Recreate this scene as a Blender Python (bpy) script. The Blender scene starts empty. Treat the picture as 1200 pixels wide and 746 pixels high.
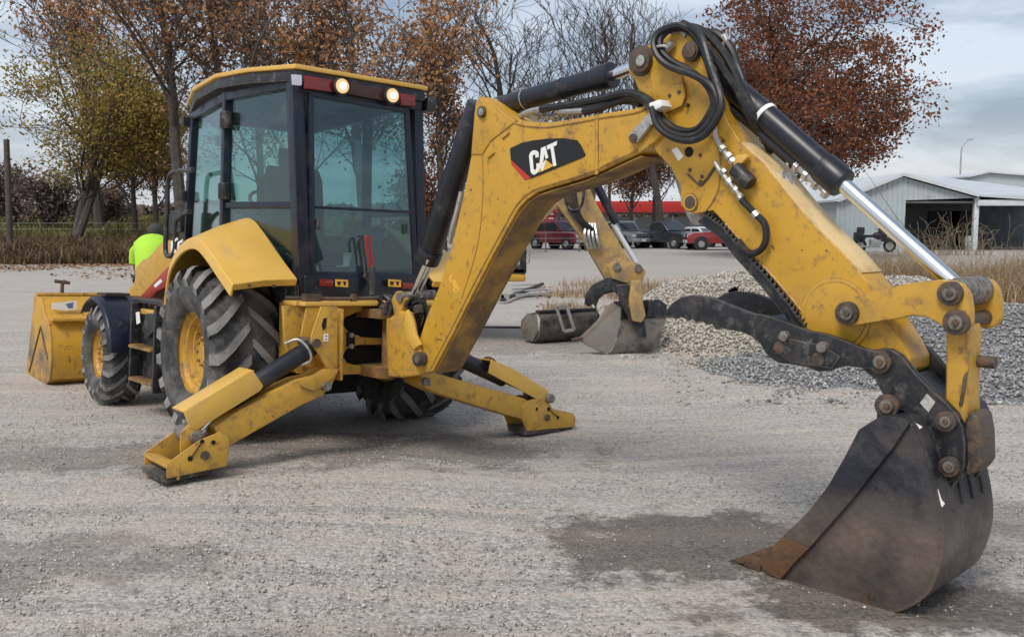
import bpy, bmesh, math, random
import numpy as np
from mathutils import Vector, Matrix, noise
SC = bpy.context.scene
COL = SC.collection
random.seed(4)
NR = np.random.RandomState(7)
PI = math.pi
# ---------------- camera, world, sun, exposure ----------------
FPX, CH = 1100.0, 1.67
PITCH = math.atan(111/1100)
cam_d = bpy.data.cameras.new('camera'); cam_d.sensor_width = 36; cam_d.lens = 36*FPX/1200
cam_d.clip_start = .05; cam_d.clip_end = 3000
cam = bpy.data.objects.new('camera', cam_d); COL.objects.link(cam)
cam.location = (0, 0, CH); cam.rotation_euler = (PI/2-PITCH, 0, 0)
SC.camera = cam
SUN_EL, SUN_AZ = math.radians(52), math.radians(-150)     # azimuth from +Y towards +X
W = bpy.data.worlds.new('World'); SC.world = W; W.use_nodes = True
nt = W.node_tree; nt.nodes.clear()
def N(nt, typ, **kw):
    n = nt.nodes.new(typ)
    for k, v in kw.items():
        if k in n.inputs: n.inputs[k].default_value = v
        else: setattr(n, k, v)
    return n
def L(nt, a, b): nt.links.new(a, b)
sky = N(nt, 'ShaderNodeTexSky', sky_type='NISHITA', sun_disc=False, sun_elevation=SUN_EL, sun_rotation=SUN_AZ, dust_density=3.0)
bg1 = N(nt, 'ShaderNodeBackground', Strength=.06); L(nt, sky.outputs[0], bg1.inputs[0])
tc = N(nt, 'ShaderNodeTexCoord'); sx = N(nt, 'ShaderNodeSeparateXYZ'); L(nt, tc.outputs['Generated'], sx.inputs[0])
mz = N(nt, 'ShaderNodeMath', operation='MAXIMUM'); mz.inputs[1].default_value = .0; L(nt, sx.outputs[2], mz.inputs[0])
ma = N(nt, 'ShaderNodeMath', operation='ADD'); ma.inputs[1].default_value = .16; L(nt, mz.outputs[0], ma.inputs[0])
dx = N(nt, 'ShaderNodeMath', operation='DIVIDE'); L(nt, sx.outputs[0], dx.inputs[0]); L(nt, ma.outputs[0], dx.inputs[1])
dy = N(nt, 'ShaderNodeMath', operation='DIVIDE'); L(nt, sx.outputs[1], dy.inputs[0]); L(nt, ma.outputs[0], dy.inputs[1])
cb = N(nt, 'ShaderNodeCombineXYZ'); L(nt, dx.outputs[0], cb.inputs[0]); L(nt, dy.outputs[0], cb.inputs[1])
nz = N(nt, 'ShaderNodeTexNoise', Scale=1.1, Detail=7.0, Roughness=.55, Distortion=.5); L(nt, cb.outputs[0], nz.inputs['Vector'])
cr = N(nt, 'ShaderNodeValToRGB'); L(nt, nz.outputs[0], cr.inputs[0])
e = cr.color_ramp.elements
e[0].position = .40; e[0].color = (.235, .275, .335, 1)
e[1].position = .61; e[1].color = (.64, .68, .735, 1)
m_ = cr.color_ramp.elements.new(.5); m_.color = (.36, .41, .485, 1)
hz = N(nt, 'ShaderNodeMapRange'); hz.inputs['From Min'].default_value = 0; hz.inputs['From Max'].default_value = .10
L(nt, sx.outputs[2], hz.inputs[0])
mx = N(nt, 'ShaderNodeMix', data_type='RGBA'); L(nt, hz.outputs[0], mx.inputs[0])
mx.inputs[6].default_value = (.74, .77, .82, 1); L(nt, cr.outputs[0], mx.inputs[7])
bg2 = N(nt, 'ShaderNodeBackground', Strength=.86); L(nt, mx.outputs[2], bg2.inputs[0])
ad = N(nt, 'ShaderNodeAddShader'); L(nt, bg1.outputs[0], ad.inputs[0]); L(nt, bg2.outputs[0], ad.inputs[1])
wo = N(nt, 'ShaderNodeOutputWorld'); L(nt, ad.outputs[0], wo.inputs[0])
sd = bpy.data.lights.new('sun', 'SUN'); sd.energy = 2.2; sd.angle = math.radians(22); sd.color = (1, .95, .87)
sun = bpy.data.objects.new('sun', sd); COL.objects.link(sun)
_d = Vector((math.cos(SUN_EL)*math.sin(SUN_AZ), math.cos(SUN_EL)*math.cos(SUN_AZ), math.sin(SUN_EL)))
sun.rotation_euler = _d.to_track_quat('Z', 'Y').to_euler()
SC.view_settings.view_transform = 'Standard'; SC.view_settings.look = 'None'
SC.view_settings.exposure = 0.0; SC.view_settings.gamma = 1
# ---------------- pixel -> place helpers (photo is 1200x746) ----------------
RC = Matrix(((1, 0, 0), (0, math.cos(PITCH), math.sin(PITCH)), (0, -math.sin(PITCH), math.cos(PITCH))))
CAM = Vector((0, 0, CH))
def ray(px, py): return RC @ Vector(((px-600)/FPX, 1, (373-py)/FPX))
def onplane(px, py, o, n):
    v = ray(px, py); return CAM + v*((Vector(o)-CAM).dot(n)/v.dot(n))
def at_depth(px, py, Y): return onplane(px, py, (0, Y, 0), Vector((0, 1, 0)))
def at_z(px, py, z=0.): return onplane(px, py, (0, 0, z), Vector((0, 0, 1)))
MROT = Matrix(((0.7747, -0.632, 0.0232), (0.6304, 0.7746, 0.0508), (-0.0501, -0.0247, 0.9984)))
MT = Vector((-1.65, 7.772, -0.024))
MM = Matrix.Translation(MT) @ MROT.to_4x4(); MI = MM.inverted()
def m2w(*p): return MM @ Vector(p)
def mp(px, py, axis, val):                      # photo point on a plane of the machine, machine coordinates
    n = Vector((0, 0, 0)); n[axis] = 1
    return MI @ onplane(px, py, MM @ (n*val), MROT @ n)
AZ = math.radians(-46)
BD = Vector((math.cos(AZ), math.sin(AZ), 0)); BN = Vector((math.sin(AZ), -math.cos(AZ), 0)); UP = Vector((0, 0, 1))
BO = m2w(0, -1.15, .6)
def bp(px, py, off): return MI @ onplane(px, py, BO+BN*off, BN)   # on the boom plane, machine coordinates
BNm = MROT.transposed() @ BN; BDm = MROT.transposed() @ BD
# ---------------- materials ----------------
def mat(name, base, rough=.6, metal=0., var=.12, vscale=3., dirt=None, dirt_amt=.5, dscale=6., bump=0., bscale=60., spec=.5, chips=None, wear=None, coat=0.):
    m = bpy.data.materials.new(name); m.use_nodes = True; t = m.node_tree
    b = t.nodes['Principled BSDF']; b.inputs['Roughness'].default_value = rough; b.inputs['Metallic'].default_value = metal
    b.inputs['Specular IOR Level'].default_value = spec; b.inputs['Coat Weight'].default_value = coat
    c = N(t, 'ShaderNodeTexCoord'); n1 = N(t, 'ShaderNodeTexNoise', Scale=vscale, Detail=6.0, Roughness=.6); L(t, c.outputs['Object'], n1.inputs['Vector'])
    r = N(t, 'ShaderNodeMapRange'); r.inputs['From Min'].default_value = .3; r.inputs['From Max'].default_value = .7
    r.inputs['To Min'].default_value = 1-var; r.inputs['To Max'].default_value = 1+var; L(t, n1.outputs[0], r.inputs[0])
    x = N(t, 'ShaderNodeMix', data_type='RGBA', blend_type='MULTIPLY'); x.inputs[0].default_value = 1
    x.inputs[6].default_value = (*base, 1); L(t, r.outputs[0], x.inputs[7]); out = x.outputs[2]
    if dirt:
        n2 = N(t, 'ShaderNodeTexNoise', Scale=dscale, Detail=9.0, Roughness=.68, Distortion=.3); L(t, c.outputs['Object'], n2.inputs['Vector'])
        r2 = N(t, 'ShaderNodeMapRange'); r2.inputs['From Min'].default_value = .62-dirt_amt*.32; r2.inputs['From Max'].default_value = .80-dirt_amt*.32
        L(t, n2.outputs[0], r2.inputs[0])
        y = N(t, 'ShaderNodeMix', data_type='RGBA'); L(t, r2.outputs[0], y.inputs[0]); L(t, out, y.inputs[6]); y.inputs[7].default_value = (*dirt, 1); out = y.outputs[2]
        rr = N(t, 'ShaderNodeMapRange'); rr.inputs['To Min'].default_value = rough; rr.inputs['To Max'].default_value = .9
        L(t, r2.outputs[0], rr.inputs[0]); L(t, rr.outputs[0], b.inputs['Roughness'])
        if metal:
            rm = N(t, 'ShaderNodeMapRange'); rm.inputs['To Min'].default_value = metal; rm.inputs['To Max'].default_value = 0
            L(t, r2.outputs[0], rm.inputs[0]); L(t, rm.outputs[0], b.inputs['Metallic'])
    if chips:
        n4 = N(t, 'ShaderNodeTexNoise', Scale=34., Detail=3.0, Roughness=.5); L(t, c.outputs['Object'], n4.inputs['Vector'])
        n5 = N(t, 'ShaderNodeTexNoise', Scale=4.5, Detail=3.0); L(t, c.outputs['Object'], n5.inputs['Vector'])
        s5 = N(t, 'ShaderNodeMath', operation='MULTIPLY_ADD'); s5.inputs[1].default_value = .55; L(t, n5.outputs[0], s5.inputs[0]); L(t, n4.outputs[0], s5.inputs[2])
        r4 = N(t, 'ShaderNodeMapRange'); r4.inputs['From Min'].default_value = 1.0; r4.inputs['From Max'].default_value = 1.03; L(t, s5.outputs[0], r4.inputs[0])
        z = N(t, 'ShaderNodeMix', data_type='RGBA'); L(t, r4.outputs[0], z.inputs[0]); L(t, out, z.inputs[6]); z.inputs[7].default_value = (*chips, 1); out = z.outputs[2]
    if wear:
        bv = N(t, 'ShaderNodeBevel', samples=4); bv.inputs['Radius'].default_value = .012; ge = N(t, 'ShaderNodeNewGeometry')
        dt = N(t, 'ShaderNodeVectorMath', operation='DOT_PRODUCT'); L(t, bv.outputs[0], dt.inputs[0]); L(t, ge.outputs['Normal'], dt.inputs[1])
        n6 = N(t, 'ShaderNodeTexNoise', Scale=13., Detail=6.0, Roughness=.7); L(t, c.outputs['Object'], n6.inputs['Vector'])
        s6 = N(t, 'ShaderNodeMath', operation='MULTIPLY_ADD'); s6.inputs[1].default_value = -.55; L(t, n6.outputs[0], s6.inputs[0]); L(t, dt.outputs['Value'], s6.inputs[2])
        r6 = N(t, 'ShaderNodeMapRange'); r6.inputs['From Min'].default_value = .70; r6.inputs['From Max'].default_value = .60; L(t, s6.outputs[0], r6.inputs[0])
        z = N(t, 'ShaderNodeMix', data_type='RGBA'); L(t, r6.outputs[0], z.inputs[0]); L(t, out, z.inputs[6]); z.inputs[7].default_value = (*wear, 1); out = z.outputs[2]
    L(t, out, b.inputs['Base Color'])
    if bump:
        n3 = N(t, 'ShaderNodeTexNoise', Scale=bscale, Detail=5.0); L(t, c.outputs['Object'], n3.inputs['Vector'])
        bu = N(t, 'ShaderNodeBump', Strength=bump, Distance=.02); L(t, n3.outputs[0], bu.inputs['Height']); L(t, bu.outputs[0], b.inputs['Normal'])
    return m
MUD = (.15, .10, .06)
YEL = mat('yellow_paint', (.575, .322, .034), .38, var=.07, dirt=(.46, .27, .06), dirt_amt=.28, dscale=3.5, bump=.05, bscale=25, chips=(.16, .09, .04), wear=(.20, .12, .06))
YELW = mat('worn_yellow_paint', (.56, .318, .043), .48, var=.09, dirt=(.36, .22, .08), dirt_amt=.33, dscale=9, bump=.08, bscale=25, chips=(.13, .075, .04), wear=(.17, .10, .055))
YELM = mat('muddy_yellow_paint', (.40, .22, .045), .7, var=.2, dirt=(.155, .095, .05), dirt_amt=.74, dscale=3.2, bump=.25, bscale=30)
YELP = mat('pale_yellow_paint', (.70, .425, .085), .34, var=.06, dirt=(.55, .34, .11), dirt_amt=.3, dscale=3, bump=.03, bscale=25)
SKYDUST = mat('sky_lit_dusty_yellow', (.74, .54, .26), .5, var=.1, dirt=(.5, .36, .17), dirt_amt=.5, dscale=5)  # pale sky sheen of the upward face put into the colour, plus dust
NAVY = mat('dark_navy_paint', (.008, .011, .024), .32, var=.2, dirt=(.035, .034, .038), dirt_amt=.3, dscale=6)
BLKP = mat('black_steel', (.014, .015, .019), .40, var=.3, dirt=(.060, .054, .050), dirt_amt=.36, dscale=7, bump=.1, bscale=40, wear=(.13, .12, .11))
BLKC = mat('black_cylinder_paint', (.013, .015, .022), .33, var=.2, dirt=(.08, .07, .065), dirt_amt=.22, dscale=6)
def bucket_mat():
    m = mat('worn_bucket_steel', (.014, .016, .024), .38, var=.3, dirt=(.075, .065, .058), dirt_amt=.45, dscale=3.2, bump=.25, bscale=35)
    t = m.node_tree; b = t.nodes['Principled BSDF']; src = b.inputs['Base Color'].links[0].from_socket
    c = N(t, 'ShaderNodeTexCoord'); s = N(t, 'ShaderNodeSeparateXYZ'); L(t, c.outputs['Object'], s.inputs[0])
    n = N(t, 'ShaderNodeTexNoise', Scale=5.0, Detail=8.0, Roughness=.65); L(t, c.outputs['Object'], n.inputs['Vector'])
    a = N(t, 'ShaderNodeMath', operation='MULTIPLY_ADD'); a.inputs[1].default_value = .25; L(t, n.outputs[0], a.inputs[0]); L(t, s.outputs[2], a.inputs[2])
    r = N(t, 'ShaderNodeMapRange'); r.inputs['From Min'].default_value = .56; r.inputs['From Max'].default_value = .40
    r.inputs['To Min'].default_value = 0; r.inputs['To Max'].default_value = .85; L(t, a.outputs[0], r.inputs[0])
    rr = N(t, 'ShaderNodeValToRGB'); L(t, n.outputs[0], rr.inputs[0])
    rr.color_ramp.elements[0].position = .35; rr.color_ramp.elements[0].color = (.065, .052, .044, 1)
    rr.color_ramp.elements[1].position = .7; rr.color_ramp.elements[1].color = (.18, .138, .108, 1)
    x = N(t, 'ShaderNodeMix', data_type='RGBA'); L(t, r.outputs[0], x.inputs[0]); L(t, src, x.inputs[6]); L(t, rr.outputs[0], x.inputs[7])
    L(t, x.outputs[2], b.inputs['Base Color']); return m
BUCK = bucket_mat()
RUST = mat('rusty_steel', (.12, .058, .024), .75, var=.3, dirt=(.07, .045, .03), dirt_amt=.5, dscale=12, bump=.3, bscale=40)
RUSTT = mat('worn_cutting_steel', (.09, .065, .05), .6, metal=.3, var=.3, dirt=(.16, .08, .03), dirt_amt=.5, dscale=9, bump=.2)
CHROME = mat('chrome_rod', (.78, .82, .84), .16, metal=1., var=.03)
ALU = mat('zinc_steel', (.5, .5, .48), .4, metal=.7, var=.15, dirt=(.15, .12, .09), dirt_amt=.35, dscale=20)
PIN = mat('greasy_pin', (.09, .075, .065), .5, metal=.4, var=.3, dirt=(.15, .09, .05), dirt_amt=.5, dscale=20, bump=.2)
PINM = mat('worn_pin_metal', (.26, .24, .21), .45, metal=.5, var=.2, dirt=(.08, .06, .05), dirt_amt=.5, dscale=30)
HOSE = mat('hydraulic_hose', (.014, .014, .016), .42, var=.3, dirt=(.07, .065, .06), dirt_amt=.3, dscale=9)
RUB = mat('tyre_rubber', (.036, .036, .037), .85, var=.25, vscale=8, dirt=(.125, .122, .116), dirt_amt=.6, dscale=4, bump=.5, bscale=45)
LUG = mat('dusty_tyre_lug', (.14, .14, .14), .9, var=.2, vscale=8, dirt=(.25, .245, .235), dirt_amt=.8, dscale=5, bump=.4, bscale=45)
HOLE = mat('dark_recess', (.012, .010, .009), .9)
REDP = mat('red_paint', (.36, .022, .012), .4, var=.1, dirt=(.15, .05, .04), dirt_amt=.3)
WHT = mat('white_print', (.84, .84, .82), .5, var=.04, dirt=(.5, .46, .4), dirt_amt=.15, dscale=30)
BLKD = mat('black_decal', (.010, .010, .010), .35, var=.1)
REDD = mat('red_decal', (.50, .035, .018), .4, var=.08)
YELD = mat('yellow_decal', (.72, .42, .06), .45, var=.05)
REFL = mat('red_lens', (.20, .012, .012), .2, var=.1, coat=.5)
FABR = mat('seat_fabric', (.03, .032, .04), .9, var=.2)
GREY = mat('grey_plastic', (.10, .105, .11), .6, var=.2)
def glass(name, tint, amt=.72, rough=.02):
    m = bpy.data.materials.new(name); m.use_nodes = True; t = m.node_tree; t.nodes.clear()
    o = N(t, 'ShaderNodeOutputMaterial'); tr = N(t, 'ShaderNodeBsdfTransparent'); tr.inputs[0].default_value = (*tint, 1)
    g = N(t, 'ShaderNodeBsdfGlossy', Roughness=rough); g.inputs[0].default_value = (.9, .95, 1, 1)
    lw = N(t, 'ShaderNodeLayerWeight', Blend=.5); fp = N(t, 'ShaderNodeMath', operation='POWER'); fp.inputs[1].default_value = 4; L(t, lw.outputs['Facing'], fp.inputs[0]); f = N(t, 'ShaderNodeMath', operation='MULTIPLY_ADD'); f.inputs[1].default_value = .8; f.inputs[2].default_value = .06; L(t, fp.outputs[0], f.inputs[0]); d = N(t, 'ShaderNodeBsdfDiffuse'); d.inputs[0].default_value = (.22, .30, .30, 1)
    a = N(t, 'ShaderNodeMixShader'); a.inputs[0].default_value = 1-amt; L(t, tr.outputs[0], a.inputs[1]); L(t, d.outputs[0], a.inputs[2])
    b = N(t, 'ShaderNodeMixShader'); L(t, f.outputs[0], b.inputs[0]); L(t, a.outputs[0], b.inputs[1]); L(t, g.outputs[0], b.inputs[2]); L(t, b.outputs[0], o.inputs[0])
    return m
GLS = glass('tinted_side_glass', (.68, .84, .81), .985)
GLR = glass('dusty_rear_glass', (.58, .73, .77), .93, .015)
GLV = glass('vehicle_glass', (.10, .13, .15), .5)
def emit(name, col, s):
    m = bpy.data.materials.new(name); m.use_nodes = True; b = m.node_tree.nodes['Principled BSDF']
    b.inputs['Emission Color'].default_value = (*col, 1); b.inputs['Emission Strength'].default_value = s; b.inputs['Base Color'].default_value = (.02, .02, .02, 1); return m
LAMP = emit('lit_work_lamp', (1, .66, .30), .95); BULB = emit('bulb_glow', (1, .86, .6), 6)
# ---------------- mesh builders ----------------
class G:
    def __init__(s): s.v = []; s.f = []; s.m = []
    def add(s, v, f, mi=0):
        k = len(s.v); s.v += [Vector(a) for a in v]; s.f += [tuple(i+k for i in q) for q in f]; s.m += [mi]*len(f)
    def prism(s, pts, vec, mi=0):
        n = len(pts); vec = Vector(vec); a = [Vector(p) for p in pts]
        s.add(a+[p+vec for p in a], [tuple(range(n))[::-1], tuple(range(n, 2*n))]+[(i, (i+1) % n, (i+1) % n+n, i+n) for i in range(n)], mi)
    def box(s, c, size, rot=None, mi=0):
        c = Vector(c); hx, hy, hz = [q/2 for q in size]
        v = [Vector((x*hx, y*hy, z*hz)) for x in (-1, 1) for y in (-1, 1) for z in (-1, 1)]
        if rot is not None: v = [rot @ q for q in v]
        s.add([q+c for q in v], [(0, 1, 3, 2), (4, 6, 7, 5), (0, 4, 5, 1), (2, 3, 7, 6), (0, 2, 6, 4), (1, 5, 7, 3)], mi)
    def beam(s, p0, p1, w, d, up=(0, 0, 1), mi=0, w1=None, d1=None):
        p0 = Vector(p0); p1 = Vector(p1); z = (p1-p0).normalized(); x = z.cross(Vector(up))
        if x.length < 1e-3: x = z.cross(Vector((0, 1, 0)))
        x.normalize(); y = x.cross(z); w1 = w1 or w; d1 = d1 or d
        v = [p0+x*a*w/2+y*b*d/2 for a, b in ((-1, -1), (1, -1), (1, 1), (-1, 1))]+[p1+x*a*w1/2+y*b*d1/2 for a, b in ((-1, -1), (1, -1), (1, 1), (-1, 1))]
        s.add(v, [(0, 3, 2, 1), (4, 5, 6, 7), (0, 1, 5, 4), (1, 2, 6, 5), (2, 3, 7, 6), (3, 0, 4, 7)], mi)
    def cyl(s, p0, p1, r0, r1=None, n=20, mi=0, cap=True):
        p0 = Vector(p0); p1 = Vector(p1); r1 = r0 if r1 is None else r1; z = (p1-p0).normalized(); x = z.orthogonal().normalized(); y = z.cross(x)
        A = [x*math.cos(2*PI*i/n)+y*math.sin(2*PI*i/n) for i in range(n)]
        f = [(i, (i+1) % n, (i+1) % n+n, i+n) for i in range(n)]
        if cap: f += [tuple(range(n))[::-1], tuple(range(n, 2*n))]
        s.add([p0+a*r0 for a in A]+[p1+a*r1 for a in A], f, mi)
    def tube(s, pts, r, n=8, mi=0, sub=5, rad=None):
        P = [Vector(p) for p in pts]
        if sub > 1 and len(P) > 2:
            Q = []; E_ = [P[0]*2-P[1]]+P+[P[-1]*2-P[-2]]
            for i in range(1, len(E_)-2):
                for k in range(sub):
                    t = k/sub; a, b, c, d = E_[i-1:i+3]
                    Q.append(.5*((2*b)+(c-a)*t+(2*a-5*b+4*c-d)*t*t+(3*b-a-3*c+d)*t**3))
            Q.append(P[-1]); P = Q
        m = len(P); x = None; v = []
        for i, p in enumerate(P):
            z = (P[min(i+1, m-1)]-P[max(i-1, 0)])
            z = z.normalized() if z.length > 1e-9 else Vector((0, 0, 1))
            x = z.orthogonal() if x is None else x-z*x.dot(z)
            if x.length < 1e-6: x = z.orthogonal()
            x.normalize(); y = z.cross(x); rr = r if rad is None else rad[0]+(rad[1]-rad[0])*i/(m-1)
            v += [p+(x*math.cos(2*PI*k/n)+y*math.sin(2*PI*k/n))*rr for k in range(n)]
        f = [(i*n+k, i*n+(k+1) % n, (i+1)*n+(k+1) % n, (i+1)*n+k) for i in range(m-1) for k in range(n)]
        f += [tuple(range(n))[::-1], tuple(range((m-1)*n, m*n))]
        s.add(v, f, mi)
    def lathe(s, prof, c=(0, 0, 0), n=40, mi=0, axis=0):   # profile (along axis, radius)
        c = Vector(c); v = []; m = len(prof)
        for a, r in prof:
            for k in range(n):
                t = 2*PI*k/n; q = [r*math.cos(t), r*math.sin(t)]
                q.insert(axis, a); v.append(c+Vector(q))
        s.add(v, [(i*n+k, (i+1)*n+k, (i+1)*n+(k+1) % n, i*n+(k+1) % n) for i in range(m-1) for k in range(n)], mi)
    def sheet(s, rows, th=None, mi=0):                    # loft of equal-length rows
        m = len(rows); n = len(rows[0]); v = [Vector(p) for r in rows for p in r]
        s.add(v, [(i*n+k, i*n+k+1, (i+1)*n+k+1, (i+1)*n+k) for i in range(m-1) for k in range(n-1)], mi)
    def ball(s, c, r, sc=(1, 1, 1), n=10, mi=0):
        c = Vector(c); v = [c+Vector((0, 0, r*sc[2]))]; m = n//2
        for i in range(1, m):
            for k in range(n):
                a = PI*i/m; t = 2*PI*k/n; v.append(c+Vector((r*sc[0]*math.sin(a)*math.cos(t), r*sc[1]*math.sin(a)*math.sin(t), r*sc[2]*math.cos(a))))
        v.append(c-Vector((0, 0, r*sc[2]))); f = [(0, 1+k, 1+(k+1) % n) for k in range(n)]
        for i in range(m-2): f += [(1+i*n+k, 1+(i+1)*n+k, 1+(i+1)*n+(k+1) % n, 1+i*n+(k+1) % n) for k in range(n)]
        b = len(v)-1; f += [(b, 1+(m-2)*n+(k+1) % n, 1+(m-2)*n+k) for k in range(n)]
        s.add(v, f, mi)
def build(name, g, mats, parent=None, bevel=0., ang=35, seg=2, thick=0., flat=False):
    me = bpy.data.meshes.new(name); bm = bmesh.new(); vs = [bm.verts.new(p) for p in g.v]
    for q, mi in zip(g.f, g.m):
        try: fa = bm.faces.new([vs[i] for i in q]); fa.material_index = mi
        except ValueError: pass
    bmesh.ops.recalc_face_normals(bm, faces=bm.faces[:])
    if thick: bmesh.ops.solidify(bm, geom=bm.faces[:], thickness=thick)
    if bevel:
        es = [e for e in bm.edges if len(e.link_faces) == 2 and e.calc_face_angle(0) > math.radians(28)]
        bmesh.ops.bevel(bm, geom=es, offset=bevel, segments=seg, profile=.6, affect='EDGES', clamp_overlap=True)
    bm.to_mesh(me); bm.free()
    for m in (mats if isinstance(mats, (list, tuple)) else [mats]): me.materials.append(m)
    if not flat:
        me.polygons.foreach_set('use_smooth', [True]*len(me.polygons)); me.set_sharp_from_angle(angle=math.radians(ang))
    o = bpy.data.objects.new(name, me); COL.objects.link(o); o.parent = parent
    return o
def tag(o, label=None, cat=None, group=None, kind=None):
    for k, v in (('label', label), ('category', cat), ('group', group), ('kind', kind)):
        if v: o[k] = v
    return o
def thing(name, label, cat, loc=(0, 0, 0), rz=0., group=None, matrix=None):
    o = bpy.data.objects.new(name, None); COL.objects.link(o); o.empty_display_size = .3
    if matrix is not None: o.matrix_world = matrix
    else: o.location = loc; o.rotation_euler = (0, 0, rz)
    return tag(o, label, cat, group)
def copy_tree(o, parent=None):
    c = o.copy(); COL.objects.link(c); c.parent = parent
    for ch in [q for q in bpy.data.objects if q.parent == o]: copy_tree(ch, c)
    return c
def np_mesh(name, V, Fq, mats, tint=None, midx=None, smooth=False):
    me = bpy.data.meshes.new(name); me.vertices.add(len(V)); me.vertices.foreach_set('co', V.astype(np.float32).ravel())
    k = Fq.shape[1]; me.loops.add(Fq.size); me.loops.foreach_set('vertex_index', Fq.astype(np.int32).ravel())
    me.polygons.add(len(Fq)); me.polygons.foreach_set('loop_start', np.arange(0, Fq.size, k, dtype=np.int32))
    if smooth: me.polygons.foreach_set('use_smooth', np.ones(len(Fq), dtype=bool))
    for m in (mats if isinstance(mats, (list, tuple)) else [mats]): me.materials.append(m)
    if midx is not None: me.polygons.foreach_set('material_index', midx.astype(np.int32))
    me.update(calc_edges=True)
    if tint is not None:
        a = me.attributes.new('tint', 'FLOAT', 'FACE'); a.data.foreach_set('value', tint.astype(np.float32))
    return me
def tint_mat(name, cols, rough=.85, trans=0., bump=0.):
    m = bpy.data.materials.new(name); m.use_nodes = True; t = m.node_tree; b = t.nodes['Principled BSDF']
    b.inputs['Roughness'].default_value = rough; b.inputs['Specular IOR Level'].default_value = .25
    a = N(t, 'ShaderNodeAttribute', attribute_name='tint'); r = N(t, 'ShaderNodeValToRGB'); L(t, a.outputs['Fac'], r.inputs[0])
    el = r.color_ramp.elements; el[0].color = (*cols[0], 1); el[1].color = (*cols[-1], 1)
    for i, c in enumerate(cols[1:-1]): q = el.new((i+1)/(len(cols)-1)); q.color = (*c, 1)
    L(t, r.outputs[0], b.inputs['Base Color'])
    if trans:
        o = t.nodes['Material Output']; tr = N(t, 'ShaderNodeBsdfTranslucent'); L(t, r.outputs[0], tr.inputs[0])
        x = N(t, 'ShaderNodeMixShader'); x.inputs[0].default_value = trans; L(t, b.outputs[0], x.inputs[1]); L(t, tr.outputs[0], x.inputs[2]); L(t, x.outputs[0], o.inputs[0])
    return m
# ---------------- ground ----------------
CONTACT = [(-2.49, 7.09, .031), (-2.6, 7.0, .031), (-.81, 8.45, -.078), (-3.85, 8.81, -.03), (-2.23, 10.14, -.13), (-2.18, 5.73, .092), (-1.75, 5.6, .07), (.46, 7.87, -.078), (-4.9, 9.9, -.055), (-3.0, 11.4, -.15), (1.4, 4.1, .0), (-1.6, 7.8, -.03)]
def sstep(a, b, x): t = np.clip((x-a)/(b-a), 0, 1); return t*t*(3-2*t)
def ground_z(x, y):
    x = np.asarray(x, float); y = np.asarray(y, float); num = np.zeros_like(x*y*1.); den = np.full_like(num, .12)
    for cx, cy, cz in CONTACT:
        w = np.exp(-((x-cx)**2+(y-cy)**2)/(2*.75**2)); num = num+w*cz; den = den+w
    z = num/den
    z = z+sstep(39, 44, y)*sstep(-12.5, -14, x)*.2+sstep(41, 90, y)*sstep(-4, -16, x)*1.55
    z = z+.012*np.sin(x*1.7+y*.6)*np.sin(y*1.3-x*.4)*sstep(1.5, 3, y)*(1-sstep(30, 60, y))
    return z
def gz(x, y): return float(ground_z(x, y))
def heights(n, seed, octs=5, base=4):                 # tileable-free smooth noise on demand
    return None
def vnoise(x, y, f, seed):
    r = np.random.RandomState(seed).rand(64, 64); X = x*f; Y = y*f; xi = np.floor(X).astype(int); yi = np.floor(Y).astype(int); fx = X-xi; fy = Y-yi; fx = fx*fx*(3-2*fx); fy = fy*fy*(3-2*fy)
    g = lambda a, b: r[a % 64, b % 64]
    return (g(xi, yi)*(1-fx)+g(xi+1, yi)*fx)*(1-fy)+(g(xi, yi+1)*(1-fx)+g(xi+1, yi+1)*fx)*fy
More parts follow.
